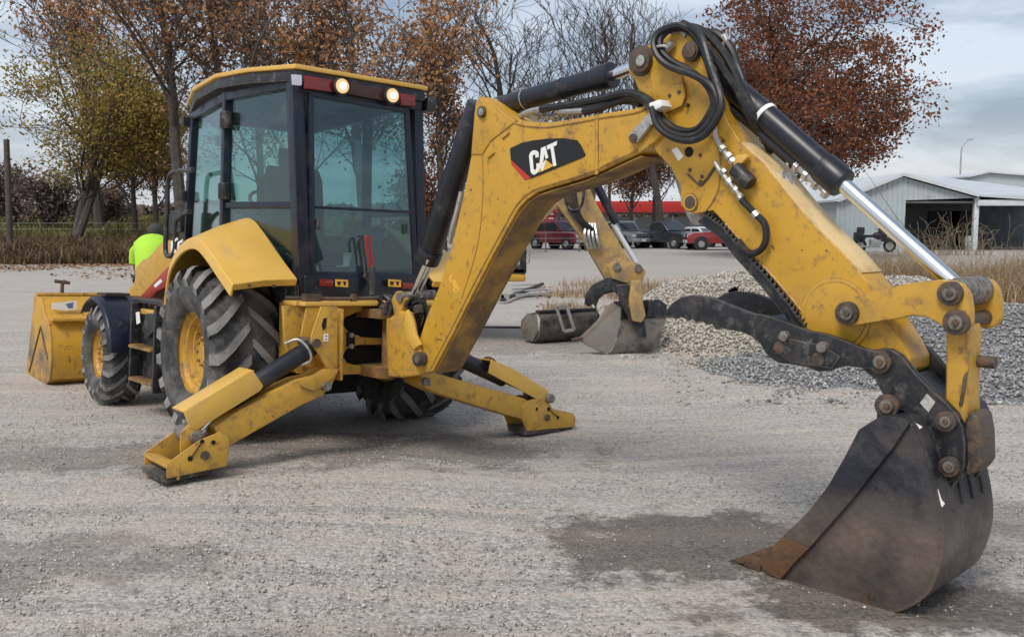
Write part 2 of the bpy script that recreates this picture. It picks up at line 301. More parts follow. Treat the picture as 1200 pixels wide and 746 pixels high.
def ground_mat():
    m = bpy.data.materials.new('gravel_ground'); m.use_nodes = True; t = m.node_tree; b = t.nodes['Principled BSDF']; b.inputs['Specular IOR Level'].default_value = .3
    c = N(t, 'ShaderNodeTexCoord'); o = c.outputs['Object']
    def nz(s, d=6., r=.6, vec=o, dist=0.): n = N(t, 'ShaderNodeTexNoise', Scale=s, Detail=d, Roughness=r, Distortion=dist); L(t, vec, n.inputs['Vector']); return n.outputs[0]
    def mr(v, a, b_, c_=0., d=1.): n = N(t, 'ShaderNodeMapRange'); n.inputs[1].default_value = a; n.inputs[2].default_value = b_; n.inputs[3].default_value = c_; n.inputs[4].default_value = d; L(t, v, n.inputs[0]); return n.outputs[0]
    def mix(f, a, b_, bt='MIX'):
        n = N(t, 'ShaderNodeMix', data_type='RGBA', blend_type=bt)
        if isinstance(f, float): n.inputs[0].default_value = f
        else: L(t, f, n.inputs[0])
        for i, q in ((6, a), (7, b_)):
            if isinstance(q, tuple): n.inputs[i].default_value = (*q, 1)
            else: L(t, q, n.inputs[i])
        return n.outputs[2]
    def mth(op, a, b_):
        n = N(t, 'ShaderNodeMath', operation=op)
        for i, q in ((0, a), (1, b_)):
            if isinstance(q, (int, float)): n.inputs[i].default_value = q
            else: L(t, q, n.inputs[i])
        return n.outputs[0]
    big = nz(.42, 5.); mid = nz(1.9, 6., .65, dist=.6); fin = nz(16., 8., .75)
    v = N(t, 'ShaderNodeTexVoronoi', Scale=62.); L(t, o, v.inputs['Vector']); v2 = N(t, 'ShaderNodeTexVoronoi', Scale=24.); L(t, o, v2.inputs['Vector'])
    sp = N(t, 'ShaderNodeSeparateColor'); L(t, v.outputs['Color'], sp.inputs[0]); sp2 = N(t, 'ShaderNodeSeparateColor'); L(t, v2.outputs['Color'], sp2.inputs[0])
    base = mix(mr(big, .35, .65), (.365, .31, .25), (.51, .44, .36)); base = mix(mr(mid, .42, .66), base, (.33, .315, .30))
    base = mix(mr(fin, .35, .7, 0, .4), base, (.56, .50, .43))
    st = mix(sp.outputs[0], (.22, .205, .19), (.64, .60, .54)); base = mix(mr(mid, .35, .6, .5, .8), base, st)
    st2 = mix(sp2.outputs[1], (.24, .23, .22), (.60, .57, .53)); pick = N(t, 'ShaderNodeMath', operation='GREATER_THAN'); pick.inputs[1].default_value = .72; L(t, sp2.outputs[0], pick.inputs[0])
    base = mix(mth('MULTIPLY', pick.outputs[0], mr(mid, .45, .7, 0, .6)), base, st2)
    # tyre tracks: long streaks running across the yard
    mp_ = N(t, 'ShaderNodeMapping'); mp_.inputs['Rotation'].default_value = (0, 0, math.radians(22)); mp_.inputs['Scale'].default_value = (.16, 2.4, 1); L(t, o, mp_.inputs[0])
    tr = nz(1.6, 6., .68, mp_.outputs[0], 1.1); base = mix(mr(tr, .50, .66, 0, .6), base, (.55, .48, .40)); base = mix(mr(tr, .46, .34, 0, .45), base, (.27, .245, .225))
    # damp stains with uneven rims
    s = N(t, 'ShaderNodeSeparateXYZ'); L(t, o, s.inputs[0]); wob = nz(2.1, 8., .72)
    wet = None
    for cx, cy, rx, ry, k in ((1.0, 4.75, .95, .70, .85), (1.75, 3.95, .95, .38, .85), (-2.6, 6.5, 1.5, .6, .5), (-3.9, 6.6, 1.0, .6, .3), (-.8, 6.9, 1.3, .8, .55), (-2.7, 4.3, 1.3, .45, .45), (3.2, 5.2, 1.6, .35, .45), (-.6, 3.5, 1.2, .3, .35), (.2, 12.8, 2.5, 1.0, .3)):
        a = mth('POWER', mth('MULTIPLY', mth('SUBTRACT', s.outputs[0], cx), 1/rx), 2); b_ = mth('POWER', mth('MULTIPLY', mth('SUBTRACT', s.outputs[1], cy), 1/ry), 2)
        q = mth('ADD', mth('SQRT', mth('ADD', a, b_), 0), mth('MULTIPLY', mth('SUBTRACT', wob, .5), 3.2)); q = mr(q, 1.0, .72, 0, k); wet = q if wet is None else mth('MAXIMUM', wet, q)
    cr_ = mix(1., base, (.31, .28, .255), 'MULTIPLY'); base = mix(wet, base, cr_)
    yr = mr(s.outputs[1], 14., 34., 0, .75); base = mix(yr, base, mix(mr(nz(.12, 5.), .3, .7), (.36, .335, .30), (.46, .435, .395)))
    # field beyond the yard
    fld = mth('MULTIPLY', mr(s.outputs[1], 38.2, 39.2), mr(s.outputs[0], -9., -13.)); base = mix(fld, base, mix(mr(nz(.5, 6.), .35, .65), (.17, .145, .06), (.12, .12, .05)))
    far = mr(s.outputs[1], 95., 110.); base = mix(far, base, (.13, .13, .07))
    L(t, base, b.inputs['Base Color']); rg = mr(wet, 0, 1, .95, .6); L(t, rg, b.inputs['Roughness'])
    hgt = mth('ADD', mth('MULTIPLY', mr(v.outputs['Distance'], 0, .7, 1, 0), .35), mth('ADD', mth('MULTIPLY', fin, 1.1), mth('ADD', mth('MULTIPLY', mid, 1.6), mth('MULTIPLY', tr, 2.2))))
    bu = N(t, 'ShaderNodeBump', Strength=.75, Distance=.018); L(t, hgt, bu.inputs['Height']); L(t, bu.outputs[0], b.inputs['Normal'])
    return m
def axis_pts(lo, hi, near, step, grow): 
    p = [0.]; s = step
    while p[-1] < hi: p.append(p[-1]+s); s = s*grow if p[-1] > near else s
    q = [0.]; s = step
    while q[-1] > lo: q.append(q[-1]-s); s = s*grow if -q[-1] > near else s
    return np.array(sorted(set(q+p)))
xs = axis_pts(-900, 900, 6, .10, 1.06); ys = axis_pts(-60, 1500, 12, .10, 1.05)
X, Y = np.meshgrid(xs, ys); Z = ground_z(X, Y)
Z = Z+(vnoise(X, Y, 2.2, 1)-.5)*.022*(Y < 30)+(vnoise(X, Y, 6, 2)-.5)*.010*(Y < 14)
ny, nx = X.shape; I = np.arange(ny*nx).reshape(ny, nx); F = np.stack([I[:-1, :-1], I[:-1, 1:], I[1:, 1:], I[1:, :-1]], -1).reshape(-1, 4)
me = np_mesh('ground', np.stack([X, Y, Z], -1).reshape(-1, 3), F, ground_mat(), smooth=True); o = bpy.data.objects.new('ground', me); COL.objects.link(o); o['kind'] = 'structure'
# ---------------- loose stones ----------------
OCT = np.array([(1, 0, 0), (-1, 0, 0), (0, 1, 0), (0, -1, 0), (0, 0, 1), (0, 0, -1)], float)
OF = np.array([(0, 2, 4), (2, 1, 4), (1, 3, 4), (3, 0, 4), (2, 0, 5), (1, 2, 5), (3, 1, 5), (0, 3, 5)])
def stones(name, label, x, y, z, size, m, flat=.6, sink=.25):
    n = len(x); V = OCT[None]*(1+.45*(NR.rand(n, 6, 1)-.5)); V = V*np.stack([.8+.5*NR.rand(n), .6+.4*NR.rand(n), flat*(.7+.5*NR.rand(n))], -1)[:, None]
    V = V+(NR.rand(n, 6, 3)-.5)*.35; a = NR.rand(n)*2*PI; ca, sa = np.cos(a), np.sin(a); tl = (NR.rand(n)-.5)*1.0
    x0 = V[..., 0]*np.cos(tl)[:, None]-V[..., 2]*np.sin(tl)[:, None]; z0 = V[..., 0]*np.sin(tl)[:, None]+V[..., 2]*np.cos(tl)[:, None]
    x1 = x0*ca[:, None]-V[..., 1]*sa[:, None]; y1 = x0*sa[:, None]+V[..., 1]*ca[:, None]
    V = np.stack([x1, y1, z0], -1)*size[:, None, None]+np.stack([x, y, z+size*(flat-sink)], -1)[:, None]
    Fq = (OF[None]+6*np.arange(n)[:, None, None]).reshape(-1, 3)
    me = np_mesh(name, V.reshape(-1, 3), Fq, m, tint=np.repeat(NR.rand(n), 8)); o = bpy.data.objects.new(name, me); COL.objects.link(o); return tag(o, label, None, None, 'stuff')
n = 62000; d = 2.6+11*NR.rand(n)**1.3; px = (NR.rand(n)-.5)*1350/FPX*d
keep = vnoise(px, d, .9, 5)*.6+vnoise(px, d, 3.1, 6)*.4+.25*NR.rand(n) > .5; inw = (((px-1.1)/.95)**2+((d-4.7)/.8)**2 < 1) | (((px-1.7)/1.1)**2+((d-3.9)/.55)**2 < 1); keep &= ~(inw & (NR.rand(n) < .8)); x, y = px[keep], d[keep]
SM = tint_mat('loose_stone', [(.16, .152, .145), (.32, .305, .285), (.46, .43, .39), (.62, .59, .54), (.36, .30, .24)], .9)
stones('gravel', 'loose grey gravel strewn over the yard', x, y, ground_z(x, y), .0035+.0075*NR.rand(len(x))**2.4, SM)
# piles
def heap(name, label, hf, x0, x1, y0, y1, m, ns, smin, smax, sm, step=.12):
    gx = np.arange(x0, x1+step, step); gy = np.arange(y0, y1+step, step); X, Y = np.meshgrid(gx, gy); Z = hf(X, Y)-.03
    Z = Z+(vnoise(X, Y, 3, 11)-.5)*.08*(Z > .02); ny, nx = X.shape; I = np.arange(ny*nx).reshape(ny, nx); F = np.stack([I[:-1, :-1], I[:-1, 1:], I[1:, 1:], I[1:, :-1]], -1).reshape(-1, 4)
    me = np_mesh(name, np.stack([X, Y, Z], -1).reshape(-1, 3), F, m, smooth=True); o = bpy.data.objects.new(name, me); COL.objects.link(o); tag(o, label, None, None, 'stuff')
    x = x0+(x1-x0)*NR.rand(ns); y = y0+(y1-y0)*NR.rand(ns)**1.2; z = hf(x, y); k = z+.10*NR.rand(ns)**3 > .045; x, y, z = x[k], y[k], z[k]; z = z+(vnoise(x, y, 3, 11)-.5)*.08-.02
    return stones(name+'_stones', label+', loose stones on its surface', x, y, z, smin+(smax-smin)*NR.rand(len(x))**1.6, sm, .7)
_n = 5200; _x = NR.uniform(1.6, 9.5, _n); _y = NR.uniform(8.2, 13.5, _n)
def ell(X, Y, cx, cy, rx, ry, h, p=1.6):
    r = np.sqrt(((X-cx)/rx)**2+((Y-cy)/ry)**2); r = r+(vnoise(X, Y, .8, 21)-.5)*.25; return h*np.clip(1-r**p, 0, 1)
lime = lambda X, Y: np.maximum(np.maximum(ell(X, Y, 4.2, 15.0, 2.5, 3.1, .95, 2.2), ell(X, Y, 3.2, 13.6, 1.5, 2.2, .55, 1.8)), ell(X, Y, 6.0, 15.6, 2.6, 2.6, .80, 2.0))
grey = lambda X, Y: np.maximum(np.maximum(ell(X, Y, 7.6, 12.4, 3.4, 3.1, .62, 1.8), ell(X, Y, 4.6, 12.2, 2.4, 1.4, .28, 1.6)), ell(X, Y, 5.4, 10.6, 3.4, 2.1, .18, 1.5)+ell(X, Y, 8.4, 10.6, 3.2, 1.6, .20, 1.7))
LIM = tint_mat('limestone_gravel', [(.22, .20, .175), (.42, .385, .33), (.54, .50, .44), (.36, .32, .26), (.66, .63, .58)], .9)
GRV = tint_mat('grey_gravel', [(.12, .125, .13), (.24, .24, .245), (.36, .36, .36), (.30, .285, .27), (.50, .50, .49)], .9)
heap('limestone_pile', 'pale limestone gravel pile behind the thumb', lime, 1.2, 9, 10.8, 18.5, mat('limestone_fines', (.42, .375, .31), .95, var=.3, vscale=9, bump=.8, bscale=18), 42000, .013, .038, LIM)
stones('gravel', 'stray stones scattered round the foot of the gravel piles', _x, _y, ground_z(_x, _y), .006+.022*NR.rand(_n)**2.5, LIM)
heap('grey_gravel_pile', 'low grey gravel spread right of the stick', grey, 2.2, 12, 8.6, 16, mat('grey_fines', (.20, .20, .20), .95, var=.3, vscale=9, bump=.8, bscale=22), 42000, .012, .032, GRV)
# ---------------- vegetation ----------------
def blades(name, label, x, y, z, h, w, m, lean=.5, kind='stuff'):
    n = len(x); a = NR.rand(n)*2*PI; l = lean*h*(NR.rand(n)**.7); b = NR.rand(n)*2*PI; dx, dy = np.cos(b)*l, np.sin(b)*l; wx, wy = np.cos(a)*w/2, np.sin(a)*w/2
    B = np.stack([x, y, z], -1); Wv = np.stack([wx, wy, 0*wx], -1); M1 = B+np.stack([dx*.3, dy*.3, h*.6], -1); T = B+np.stack([dx, dy, h*(1-.35*(l/h))], -1)
    V = np.stack([B-Wv, B+Wv, M1+Wv*.7, M1-Wv*.7, T+Wv*.15, T-Wv*.15], 1).reshape(-1, 3); k = 6*np.arange(n)[:, None]
    F = np.concatenate([k+np.array([[0, 1, 2, 3]]), k+np.array([[3, 2, 4, 5]])]); tn = NR.rand(n)
    me = np_mesh(name, V, F, m, tint=np.concatenate([tn, tn])); o = bpy.data.objects.new(name, me); COL.objects.link(o); return tag(o, label, None, None, kind)
DRY = tint_mat('dry_grass', [(.20, .12, .07), (.36, .25, .15), (.52, .40, .26), (.28, .21, .12)], .9, .25)
WEED = tint_mat('brown_weeds', [(.08, .05, .035), (.145, .088, .055), (.20, .135, .08), (.13, .10, .05), (.28, .21, .11)], .9, .2)
def tufts(spots, per, spread): 
    s = np.array(spots); k = NR.randint(0, len(s), per); return s[k, 0]+NR.randn(per)*spread*.6, s[k, 1]+NR.randn(per)*spread, s[k, 2]
sp_ = [(NR.uniform(6.0, 13.5), NR.uniform(17, 22), NR.uniform(.7, 1.35)) for _ in range(52)]
x, y, h = tufts(sp_, 19000, .35); blades('dry_grass', 'tall dry tan grass tufts beyond the grey gravel', x, y, ground_z(x, y), h*(.5+.6*NR.rand(len(x))), .012*np.ones(len(x)), DRY, .8)
x = NR.uniform(.8, 9.5, 11000); y = NR.uniform(19, 26, 11000); k = vnoise(x, y, .7, 31)+.3*NR.rand(len(x)) > .42+.5*np.clip(((x-5.0)/4.6)**2+((y-22)/3.8)**2-.4, 0, 2); x, y = x[k], y[k]; blades('dry_grass', 'short dry grass strip behind the small excavator bucket', x, y, ground_z(x, y), .12+.30*NR.rand(len(x))**2, .014*np.ones(len(x)), DRY, .9)
x = NR.uniform(0.6, 4.0, 6000); y = NR.uniform(15, 19, 6000); k = vnoise(x, y, 1.1, 33)+.3*NR.rand(len(x)) > .45+.5*np.clip(((x-2.4)/1.8)**2+((y-17)/2.2)**2-.4, 0, 2); x, y = x[k], y[k]; blades('dry_grass', 'sparse dry grass beside the limestone pile', x, y, ground_z(x, y), .08+.25*NR.rand(len(x))**2, .012*np.ones(len(x)), DRY, .9)
n = 46000; x = NR.uniform(-42, -9.5, n); y = 37.4+12*NR.rand(n)**1.3+2.2*vnoise(x, x*0, .45, 43); blades('weeds', 'rusty brown weeds along the far edge of the yard', x, y, ground_z(x, y)-.02, .2+.8*NR.rand(n)**1.6*(.25+1.2*vnoise(x, y, .5, 41)), .05+.06*NR.rand(n), WEED, .7)
GRN = tint_mat('field_grass', [(.16, .15, .05), (.22, .19, .07), (.12, .13, .045), (.28, .22, .10)], .9, .2)
n = 30000; x = NR.uniform(-62, -9, n); y = NR.uniform(52, 88, n); blades('field_grass', 'yellow green grass in the field behind the weeds', x, y, ground_z(x, y)-.03, .3+.7*NR.rand(n), .12+.1*NR.rand(n), GRN, .6)
LITT = tint_mat('fallen_leaf', [(.22, .08, .03), (.30, .16, .08), (.18, .09, .05), (.40, .27, .14)], .9)
def litter(name, label, x, y, s):
    n = len(x); a = NR.rand(n)*2*PI; ca, sa = np.cos(a)*s, np.sin(a)*s; z = ground_z(x, y)+.012; P0 = np.stack([x, y, z], -1)
    U = np.stack([ca, sa, (NR.rand(n)-.3)*s*.8], -1); Vv = np.stack([-sa, ca, (NR.rand(n)-.3)*s*.8], -1)*.6
    V = np.stack([P0-U, P0-Vv, P0+U, P0+Vv], 1).reshape(-1, 3); V[:, 2] += .01; F = (4*np.arange(n)[:, None]+np.arange(4)[None])
    me = np_mesh(name, V, F, LITT, tint=NR.rand(n)); o = bpy.data.objects.new(name, me); COL.objects.link(o); tag(o, label, None, None, 'stuff')
n = 5000; x = NR.uniform(-26, -9, n); y = 27+13*NR.rand(n)**.6; k = vnoise(x, y, .5, 51)*.8+.4*NR.rand(n)+(x < -15)*.2 > .75; litter('fallen_leaves', 'brown fallen leaves along the far left edge of the yard', x[k], y[k], .05+.05*NR.rand(k.sum()))
n = 2600; x = NR.uniform(.5, 9, n); y = NR.uniform(15, 26, n); k = vnoise(x, y, 1.1, 53) > .5; litter('fallen_leaves', 'brown leaves among the dry grass behind the gravel', x[k], y[k], .03+.04*NR.rand(k.sum()))
BARK = mat('tree_bark', (.085, .070, .060), .95, var=.35, vscale=6, bump=.6, bscale=14)
BARKL = mat('pale_bark', (.17, .15, .13), .95, var=.3, vscale=6, bump=.6, bscale=14)
LEAF = dict(brown=tint_mat('brown_leaves', [(.24, .105, .045), (.38, .18, .075), (.50, .28, .14), (.30, .17, .09)], .8, .3), rust=tint_mat('rust_leaves', [(.12, .04, .024), (.20, .072, .038), (.28, .115, .055), (.17, .07, .04)], .8, .25),
            gold=tint_mat('gold_green_leaves', [(.32, .22, .055), (.46, .32, .085), (.27, .23, .065), (.56, .38, .13)], .8, .35), tan=tint_mat('tan_leaves', [(.25, .13, .05), (.36, .22, .09), (.30, .22, .06)], .8, .35), dark=tint_mat('purple_brown_leaves', [(.13, .10, .095), (.21, .15, .13), (.18, .15, .09)], .9, .2))
def squash(p, c, rx, rz):
    q = Vector(((p.x-c[0])/rx, p.y/rx, (p.z-c[1])/rz)); r = q.length
    if r < .55: return p
    a = math.atan2(q.z, q.x); lim = 1+.10*math.sin(3*a+1.3)+.07*math.sin(7*a)+.06*math.sin(5*math.atan2(q.y, q.x)); k = (.55+(lim-.55)*(1-math.exp(-(r-.55)/(lim-.55))))/r
    return Vector((c[0]+q.x*k*rx, q.y*k*rx, c[1]+q.z*k*rz))
def tree(label, x, y, h, r, seed, leaf=None, nleaf=8000, ls=.09, split=.4, spread=.5, lean=(0, 0), width=1., up=.25, bark=None, name='tree', group=None, clump=.30, fork=1, levels=5, cat='tree', drop=0., kids=(7, 5, 4, 4), blen=.55, crown=None):
    group = group or ('bare trees behind the boom' if leaf is None else 'dark shrubs at the edge of the yard' if cat == 'shrub' else 'rust leaved trees by the red canopy' if y > 69.5 and leaf == 'rust' else 'autumn trees beyond the yard'); rn = random.Random(seed); z0 = gz(x, y)-.1; root = thing(name, label, cat, (x, y, z0), 0, group)
    tr = G(); br = G(); tips = []
    def rv(): v = Vector((rn.gauss(0, 1), rn.gauss(0, 1), rn.gauss(0, 1))); return v.normalized()
    def grow(p, d, ln, rad, lv, g):
        pts = [p]; n = 4 if lv < 2 else 3; q = p.copy(); dd = d.copy()
        for i in range(n):
            dd = (dd+rv()*(.05 if lv == 0 else .12+.10*lv)+Vector((0, 0, up*.35 if lv else 0))).normalized(); q = q+dd*ln/n; pts.append(q.copy())
        r1 = rad*(.45 if lv else .55); g.tube(pts, rad, n=8 if lv == 0 else (6 if lv == 1 else 4 if lv == 2 else 3), sub=1, rad=(max(rad, .022), max(r1, .016)))
        if lv >= levels-1: tips.append((pts[-1], dd)); tips.append((pts[-2], dd)); return
        k = kids[lv]
        for j in range(k):
            t = (j+.6+rn.random()*.4)/k; 
            if lv == 0: t = split+(1-split)*t
            t = min(t, .99); f = t*n; i = min(int(f), n-1); b = pts[i].lerp(pts[i+1], f-i); a = rv(); a = (a-dd*a.dot(dd)).normalized(); a.z *= .5
            nd = (dd*(1-spread)+a*(spread*width*1.25)+Vector((0, 0, up))).normalized(); l2 = ln*(.62 if lv else blen)*(.75+.5*rn.random())*(1.05-.35*(t-split)/(1-split) if lv == 0 else 1)
            grow(b, nd, l2, rad*(1-.5*t)*(.42 if lv == 0 else .55), lv+1, br)
        if lv: tips.append((pts[-1], dd))
        else: grow(pts[-1], dd, ln*.42, r1, 1, br)
    d0 = Vector((lean[0], lean[1], 1)).normalized()
    for f in range(fork): grow(Vector((0, 0, 0)), (d0+(rv()*.28 if fork > 1 else Vector())).normalized(), h*.70, r, 0, tr)
    zs = max(t[0].z for t in tips); s = h/zs; 
    for g in (tr, br):
        for v in g.v: v.z *= s
    tips = [Vector((t[0].x, t[0].y, t[0].z*s)) for t in tips]
    if crown:
        for v in br.v:
            if v.z > crown[1]-crown[2+1]*1.0: w_ = squash(v, crown[:2], crown[2], crown[3]); v.x, v.y, v.z = w_
        tips = [squash(t, crown[:2], crown[2], crown[3]) for t in tips]
    build('trunk', tr, bark or BARK, root); build('branches', br, bark or BARK, root, flat=True)
    if leaf:
        T = np.array([tuple(t) for t in tips]); R2 = np.random.RandomState(seed); T = T[R2.rand(len(T)) > drop]
        k = R2.randint(0, len(T), nleaf); Pp = T[k]+R2.randn(nleaf, 3)*clump*np.array([1, 1, .75]); u = R2.randn(nleaf, 3); u /= np.linalg.norm(u, axis=1)[:, None]; w = np.cross(u, R2.randn(nleaf, 3)); w /= np.linalg.norm(w, axis=1)[:, None]
        sz = ls*(.55+.8*R2.rand(nleaf))[:, None]; V = np.stack([Pp-u*sz, Pp-w*sz*.6, Pp+u*sz, Pp+w*sz*.6], 1).reshape(-1, 3); F = 4*np.arange(nleaf)[:, None]+np.arange(4)[None]
        tn = np.clip(R2.rand(len(T))[k]*.6+R2.rand(nleaf)*.4, 0, 1)
        me = np_mesh('leaves', V, F, LEAF[leaf], tint=tn); o = bpy.data.objects.new('leaves', me); COL.objects.link(o); o.parent = root
    return root
def X_(px, d): return (px-600)/FPX*d
def H_at(py, d): return CH+(262-py)/FPX*d
tree('broad tree with thin yellow green autumn leaves at the far left', X_(88, 52), 52, 12.8, .26, 3, 'gold', 21000, .095, .22, .60, up=.26, clump=.36, fork=2, drop=.05, width=1.3, crown=(0, 7.9, 6.4, 6.6))
tree('tall tree with rusty brown leaves behind the yellow tree, top left', X_(120, 62), 62, 18.5, .35, 5, 'brown', 4500, .12, .5, .45, clump=.35, drop=.2, up=.35)
tree('tall bare dark trunk with scattered brown leaves left of the cab', X_(222, 44), 44, 19, .33, 8, 'brown', 5000, .11, .55, .5, lean=(-.12, 0), clump=.6, drop=.3)
tree('straight grey trunk with few leaves rising behind the cab roof', X_(276, 47), 47, 20, .27, 11, 'brown', 3800, .11, .45, .5, bark=BARKL, clump=.34, drop=.25)
tree('thin tree with tan leaves between the yellow tree and the dark trunk', X_(160, 58), 58, 9.5, .2, 13, 'tan', 6500, .10, .25, .55, clump=.34, drop=.15)
tree('low tree with sparse tan leaves just left of the cab', X_(184, 70), 70, 8.5, .25, 14, 'tan', 6500, .10, .3, .6, clump=.5)
tree('brown leaved tree filling the sky right of the cab', X_(430, 44), 44, 15.5, .28, 17, 'brown', 5200, .115, .3, .55, clump=.34, drop=.3)
tree('slender brown leaved tree nearest the raised boom', X_(520, 48), 48, 13.5, .22, 19, 'brown', 5000, .11, .25, .5, clump=.34, drop=.1)
tree('brown leaved tree seen above the left part of the cab roof', X_(305, 50), 50, 16.5, .24, 23, 'brown', 8000, .11, .12, .55, clump=.36, drop=.1)
tree('bare leafless tree behind the boom, left of the hoses', X_(605, 56), 56, 18, .30, 29, None, split=.2, spread=.46, up=.34, levels=5, kids=(9, 6, 4, 3, 2), bark=BARK)
tree('smaller bare tree just left of the hose loops', X_(690, 58), 58, 17, .28, 31, None, split=.25, spread=.42, up=.4, levels=5, kids=(8, 5, 4, 3, 2), bark=BARK)
tree('leaning bare tree top close to the hose loops', X_(778, 66), 66, 19, .28, 37, None, split=.3, spread=.42, up=.4, levels=5, kids=(7, 5, 4, 3, 2), lean=(-.10, 0), bark=BARK)
tree('large rust red oak with a broad dense crown right of the boom top', X_(902, 46), 46, 14.4, .40, 43, 'rust', 45000, .090, .22, .66, up=.14, width=1.5, blen=.75, clump=.30, kids=(11, 6, 5, 4), crown=(.5, 8.75, 7.6, 6.7))
for i, (px, d, hh, lab) in enumerate(((716, 74, 11, 'small rust leaved tree standing left of the two in front of the red canopy'), (738, 70, 9, 'small rust leaved tree in front of the red canopy, middle one'), (764, 73, 11.5, 'small rust leaved tree nearest the stick in front of the red canopy'), (655, 76, 10, 'small rust leaved tree half hidden by the boom belly'))):
    tree(lab, X_(px, d), d, hh, .17, 50+i, 'rust', 5000, .11, .35, .5, clump=.5, name='tree')
for i, (px, d, hh, lab) in enumerate(((20, 66, 5.2, 'dark bare thicket behind the wooden pole'), (62, 64, 4.5, 'dark purple brown bush under the yellow tree'), (130, 72, 3.6, 'low dark brush right of the yellow tree trunk'), (505, 60, 6.5, 'dark rusty bush low behind the cab rear'))):
    tree(lab, X_(px, d), d, hh, .12, 60+i, 'dark' if i < 3 else 'rust', 3800, .12, .08, .6, clump=.34, name='shrub', fork=4, cat='shrub', kids=(6, 4, 3, 3), levels=4)
def hedge(name, label, x0, x1, y, h, leaf, n, s):
    x = NR.uniform(x0, x1, n); top = h*(.55+.6*vnoise(x, x*0+3., .06, 71)+.25*vnoise(x, x*0, .3, 72)); z = top*NR.rand(n)**.7; yy = y+NR.randn(n)*3; u = NR.randn(n, 3); u /= np.linalg.norm(u, axis=1)[:, None]; w = np.cross(u, NR.randn(n, 3)); w /= np.linalg.norm(w, axis=1)[:, None]
    Pp = np.stack([x, yy, z+ground_z(x, yy)], -1); sz = s*(.5+NR.rand(n))[:, None]; V = np.stack([Pp-u*sz, Pp-w*sz*.6, Pp+u*sz, Pp+w*sz*.6], 1).reshape(-1, 3)
    me = np_mesh(name, V, 4*np.arange(n)[:, None]+np.arange(4)[None], LEAF[leaf], tint=NR.rand(n)); o = bpy.data.objects.new(name, me); COL.objects.link(o); tag(o, label, None, None, 'stuff')
hedge('distant_woods', 'far low line of brown woods on the horizon', -330, 330, 300, 6, 'dark', 30000, 1.0)
# wooden pole, wire fence
t = thing('utility_pole', 'weathered wooden pole at the far left edge', 'pole', (X_(13, 40.8), 40.8, gz(X_(13, 40.8), 40.8)-.1))
g = G(); g.cyl((0, 0, 0), (.1, 0, 5.3), .14, .12, 12); build('pole_shaft', g, BARK, t); g = G(); g.cyl((.08, -.13, 4.6), (.08, .13, 4.6), .03, n=8); build('bolt', g, PIN, t)
t = thing('wire_fence', 'low wire fence on posts along the field behind the weeds', 'fence', (0, 56, 0)); g0 = []
for i in range(22):
    x = -36+i*2.0; z = gz(x, 56); g = G(); g.cyl((x, 0, z), (x, 0, z+1.25), .05, .045, 7); build('post', g, BARKL, t)
for hh in (.4, .8, 1.15):
    g = G(); g.tube([(x, 0, gz(x, 56)+hh) for x in np.arange(-36, 8, 2.)], .012, n=4, sub=1); build('wire', g, ALU, t)
# ---------------- the backhoe loader ----------------
BH = thing('backhoe_loader', 'large yellow and black backhoe loader with its boom swung toward the viewer, stabilizers down', 'backhoe loader', matrix=MM)
def P(name, g, m, parent=None, **k): return build(name, g, m, parent or BH, **k)
def plate(px, off, th, g=None, mi=0):        # traced plate on the boom plane: near face at off, thickness th away from the viewer
    g = g or G(); g.prism([bp(x, y, off) for x, y in px], BNm*-th, mi); return g
def bcyl(x, y, o0, o1, r, g=None, mi=0, n=24, r1=None):     # cross pin of the boom plane
    g = g or G(); c = bp(x, y, o0); g.cyl(c, c-BNm*(o0-o1), r, r1, n, mi); return g
def pin(x, y, off, r, parent, name='pin', two=True):
    g = bcyl(x, y, off+.022, off-.02, r, n=22); bcyl(x, y, off+.036, off+.02, r*.62, g, 1 if two else 0, n=18)
    bcyl(x, y, off+.045, off+.03, r*.3, g, 0, n=6)
    return P(name, g, [PIN, PINM], parent, bevel=.004)
# chassis
g = G(); g.box((0, 1.2, .78), (.62, 4.2, .42)); g.box((0, .1, .55), (.5, .7, .5)); g.cyl((-.75, 0, .66), (.75, 0, .66), .14); g.cyl((-.9, 2.2, .45), (.9, 2.2, .45), .09)
g.box((0, 2.2, .55), (.5, .3, .3)); g.box((0, -.6, .9), (1.0, .35, .35)); g.box((0, -.55, 1.1), (1.1, .3, .16))
P('chassis', g, HOLE, bevel=.02)
g = G(); g.prism([(-.42, 1.45, .9), (-.42, 3.45, .9), (-.42, 3.45, 1.28), (-.42, 3.2, 1.38), (-.42, 1.45, 1.5)], (.84, 0, 0)); P('hood', g, YEL, bevel=.05)
g = G(); g.box((0, 1.42, 1.3), (1.1, .06, .7)); g.box((0, .55, 1.13), (1.15, 1.9, .1)); P('cab_floor', g, BLKP, bevel=.01)
# tank, steps
g = G(); g.box((-.78, 1.18, .60), (.36, .80, .62)); t_ = P('fuel_tank', g, BLKP, bevel=.04)
g = G(); g.prism([(-1.0, 1.62, 1.02), (-1.0, .62, 1.02), (-1.0, .62, .985), (-1.0, 1.62, .985)], (.42, 0, 0)); P('deck_plate', g, BLKP, bevel=.006)
g = G()
for y0 in (.88, 1.5): g = G(); g.beam((-1.0, y0, .98), (-1.02, y0, .24), .03, .10); P('step_bracket', g, BLKP, bevel=.004)
for z in (.60, .31):
    g = G(); g.box((-1.02, 1.19, z), (.12, .58, .025)); [g.box((-1.02, .95+i*.12, z+.014), (.11, .03, .012)) for i in range(5)]; P('step', g, YELM, bevel=.004)
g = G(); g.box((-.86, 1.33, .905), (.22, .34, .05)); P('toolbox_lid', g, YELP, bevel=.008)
g = G(); g.prism([mp(x, y, 0, -1.02) for x, y in ((171, 367), (181, 367), (179, 388), (172, 396), (166, 386))], (.05, 0, 0)); P('bracket', g, BLKP, bevel=.005)
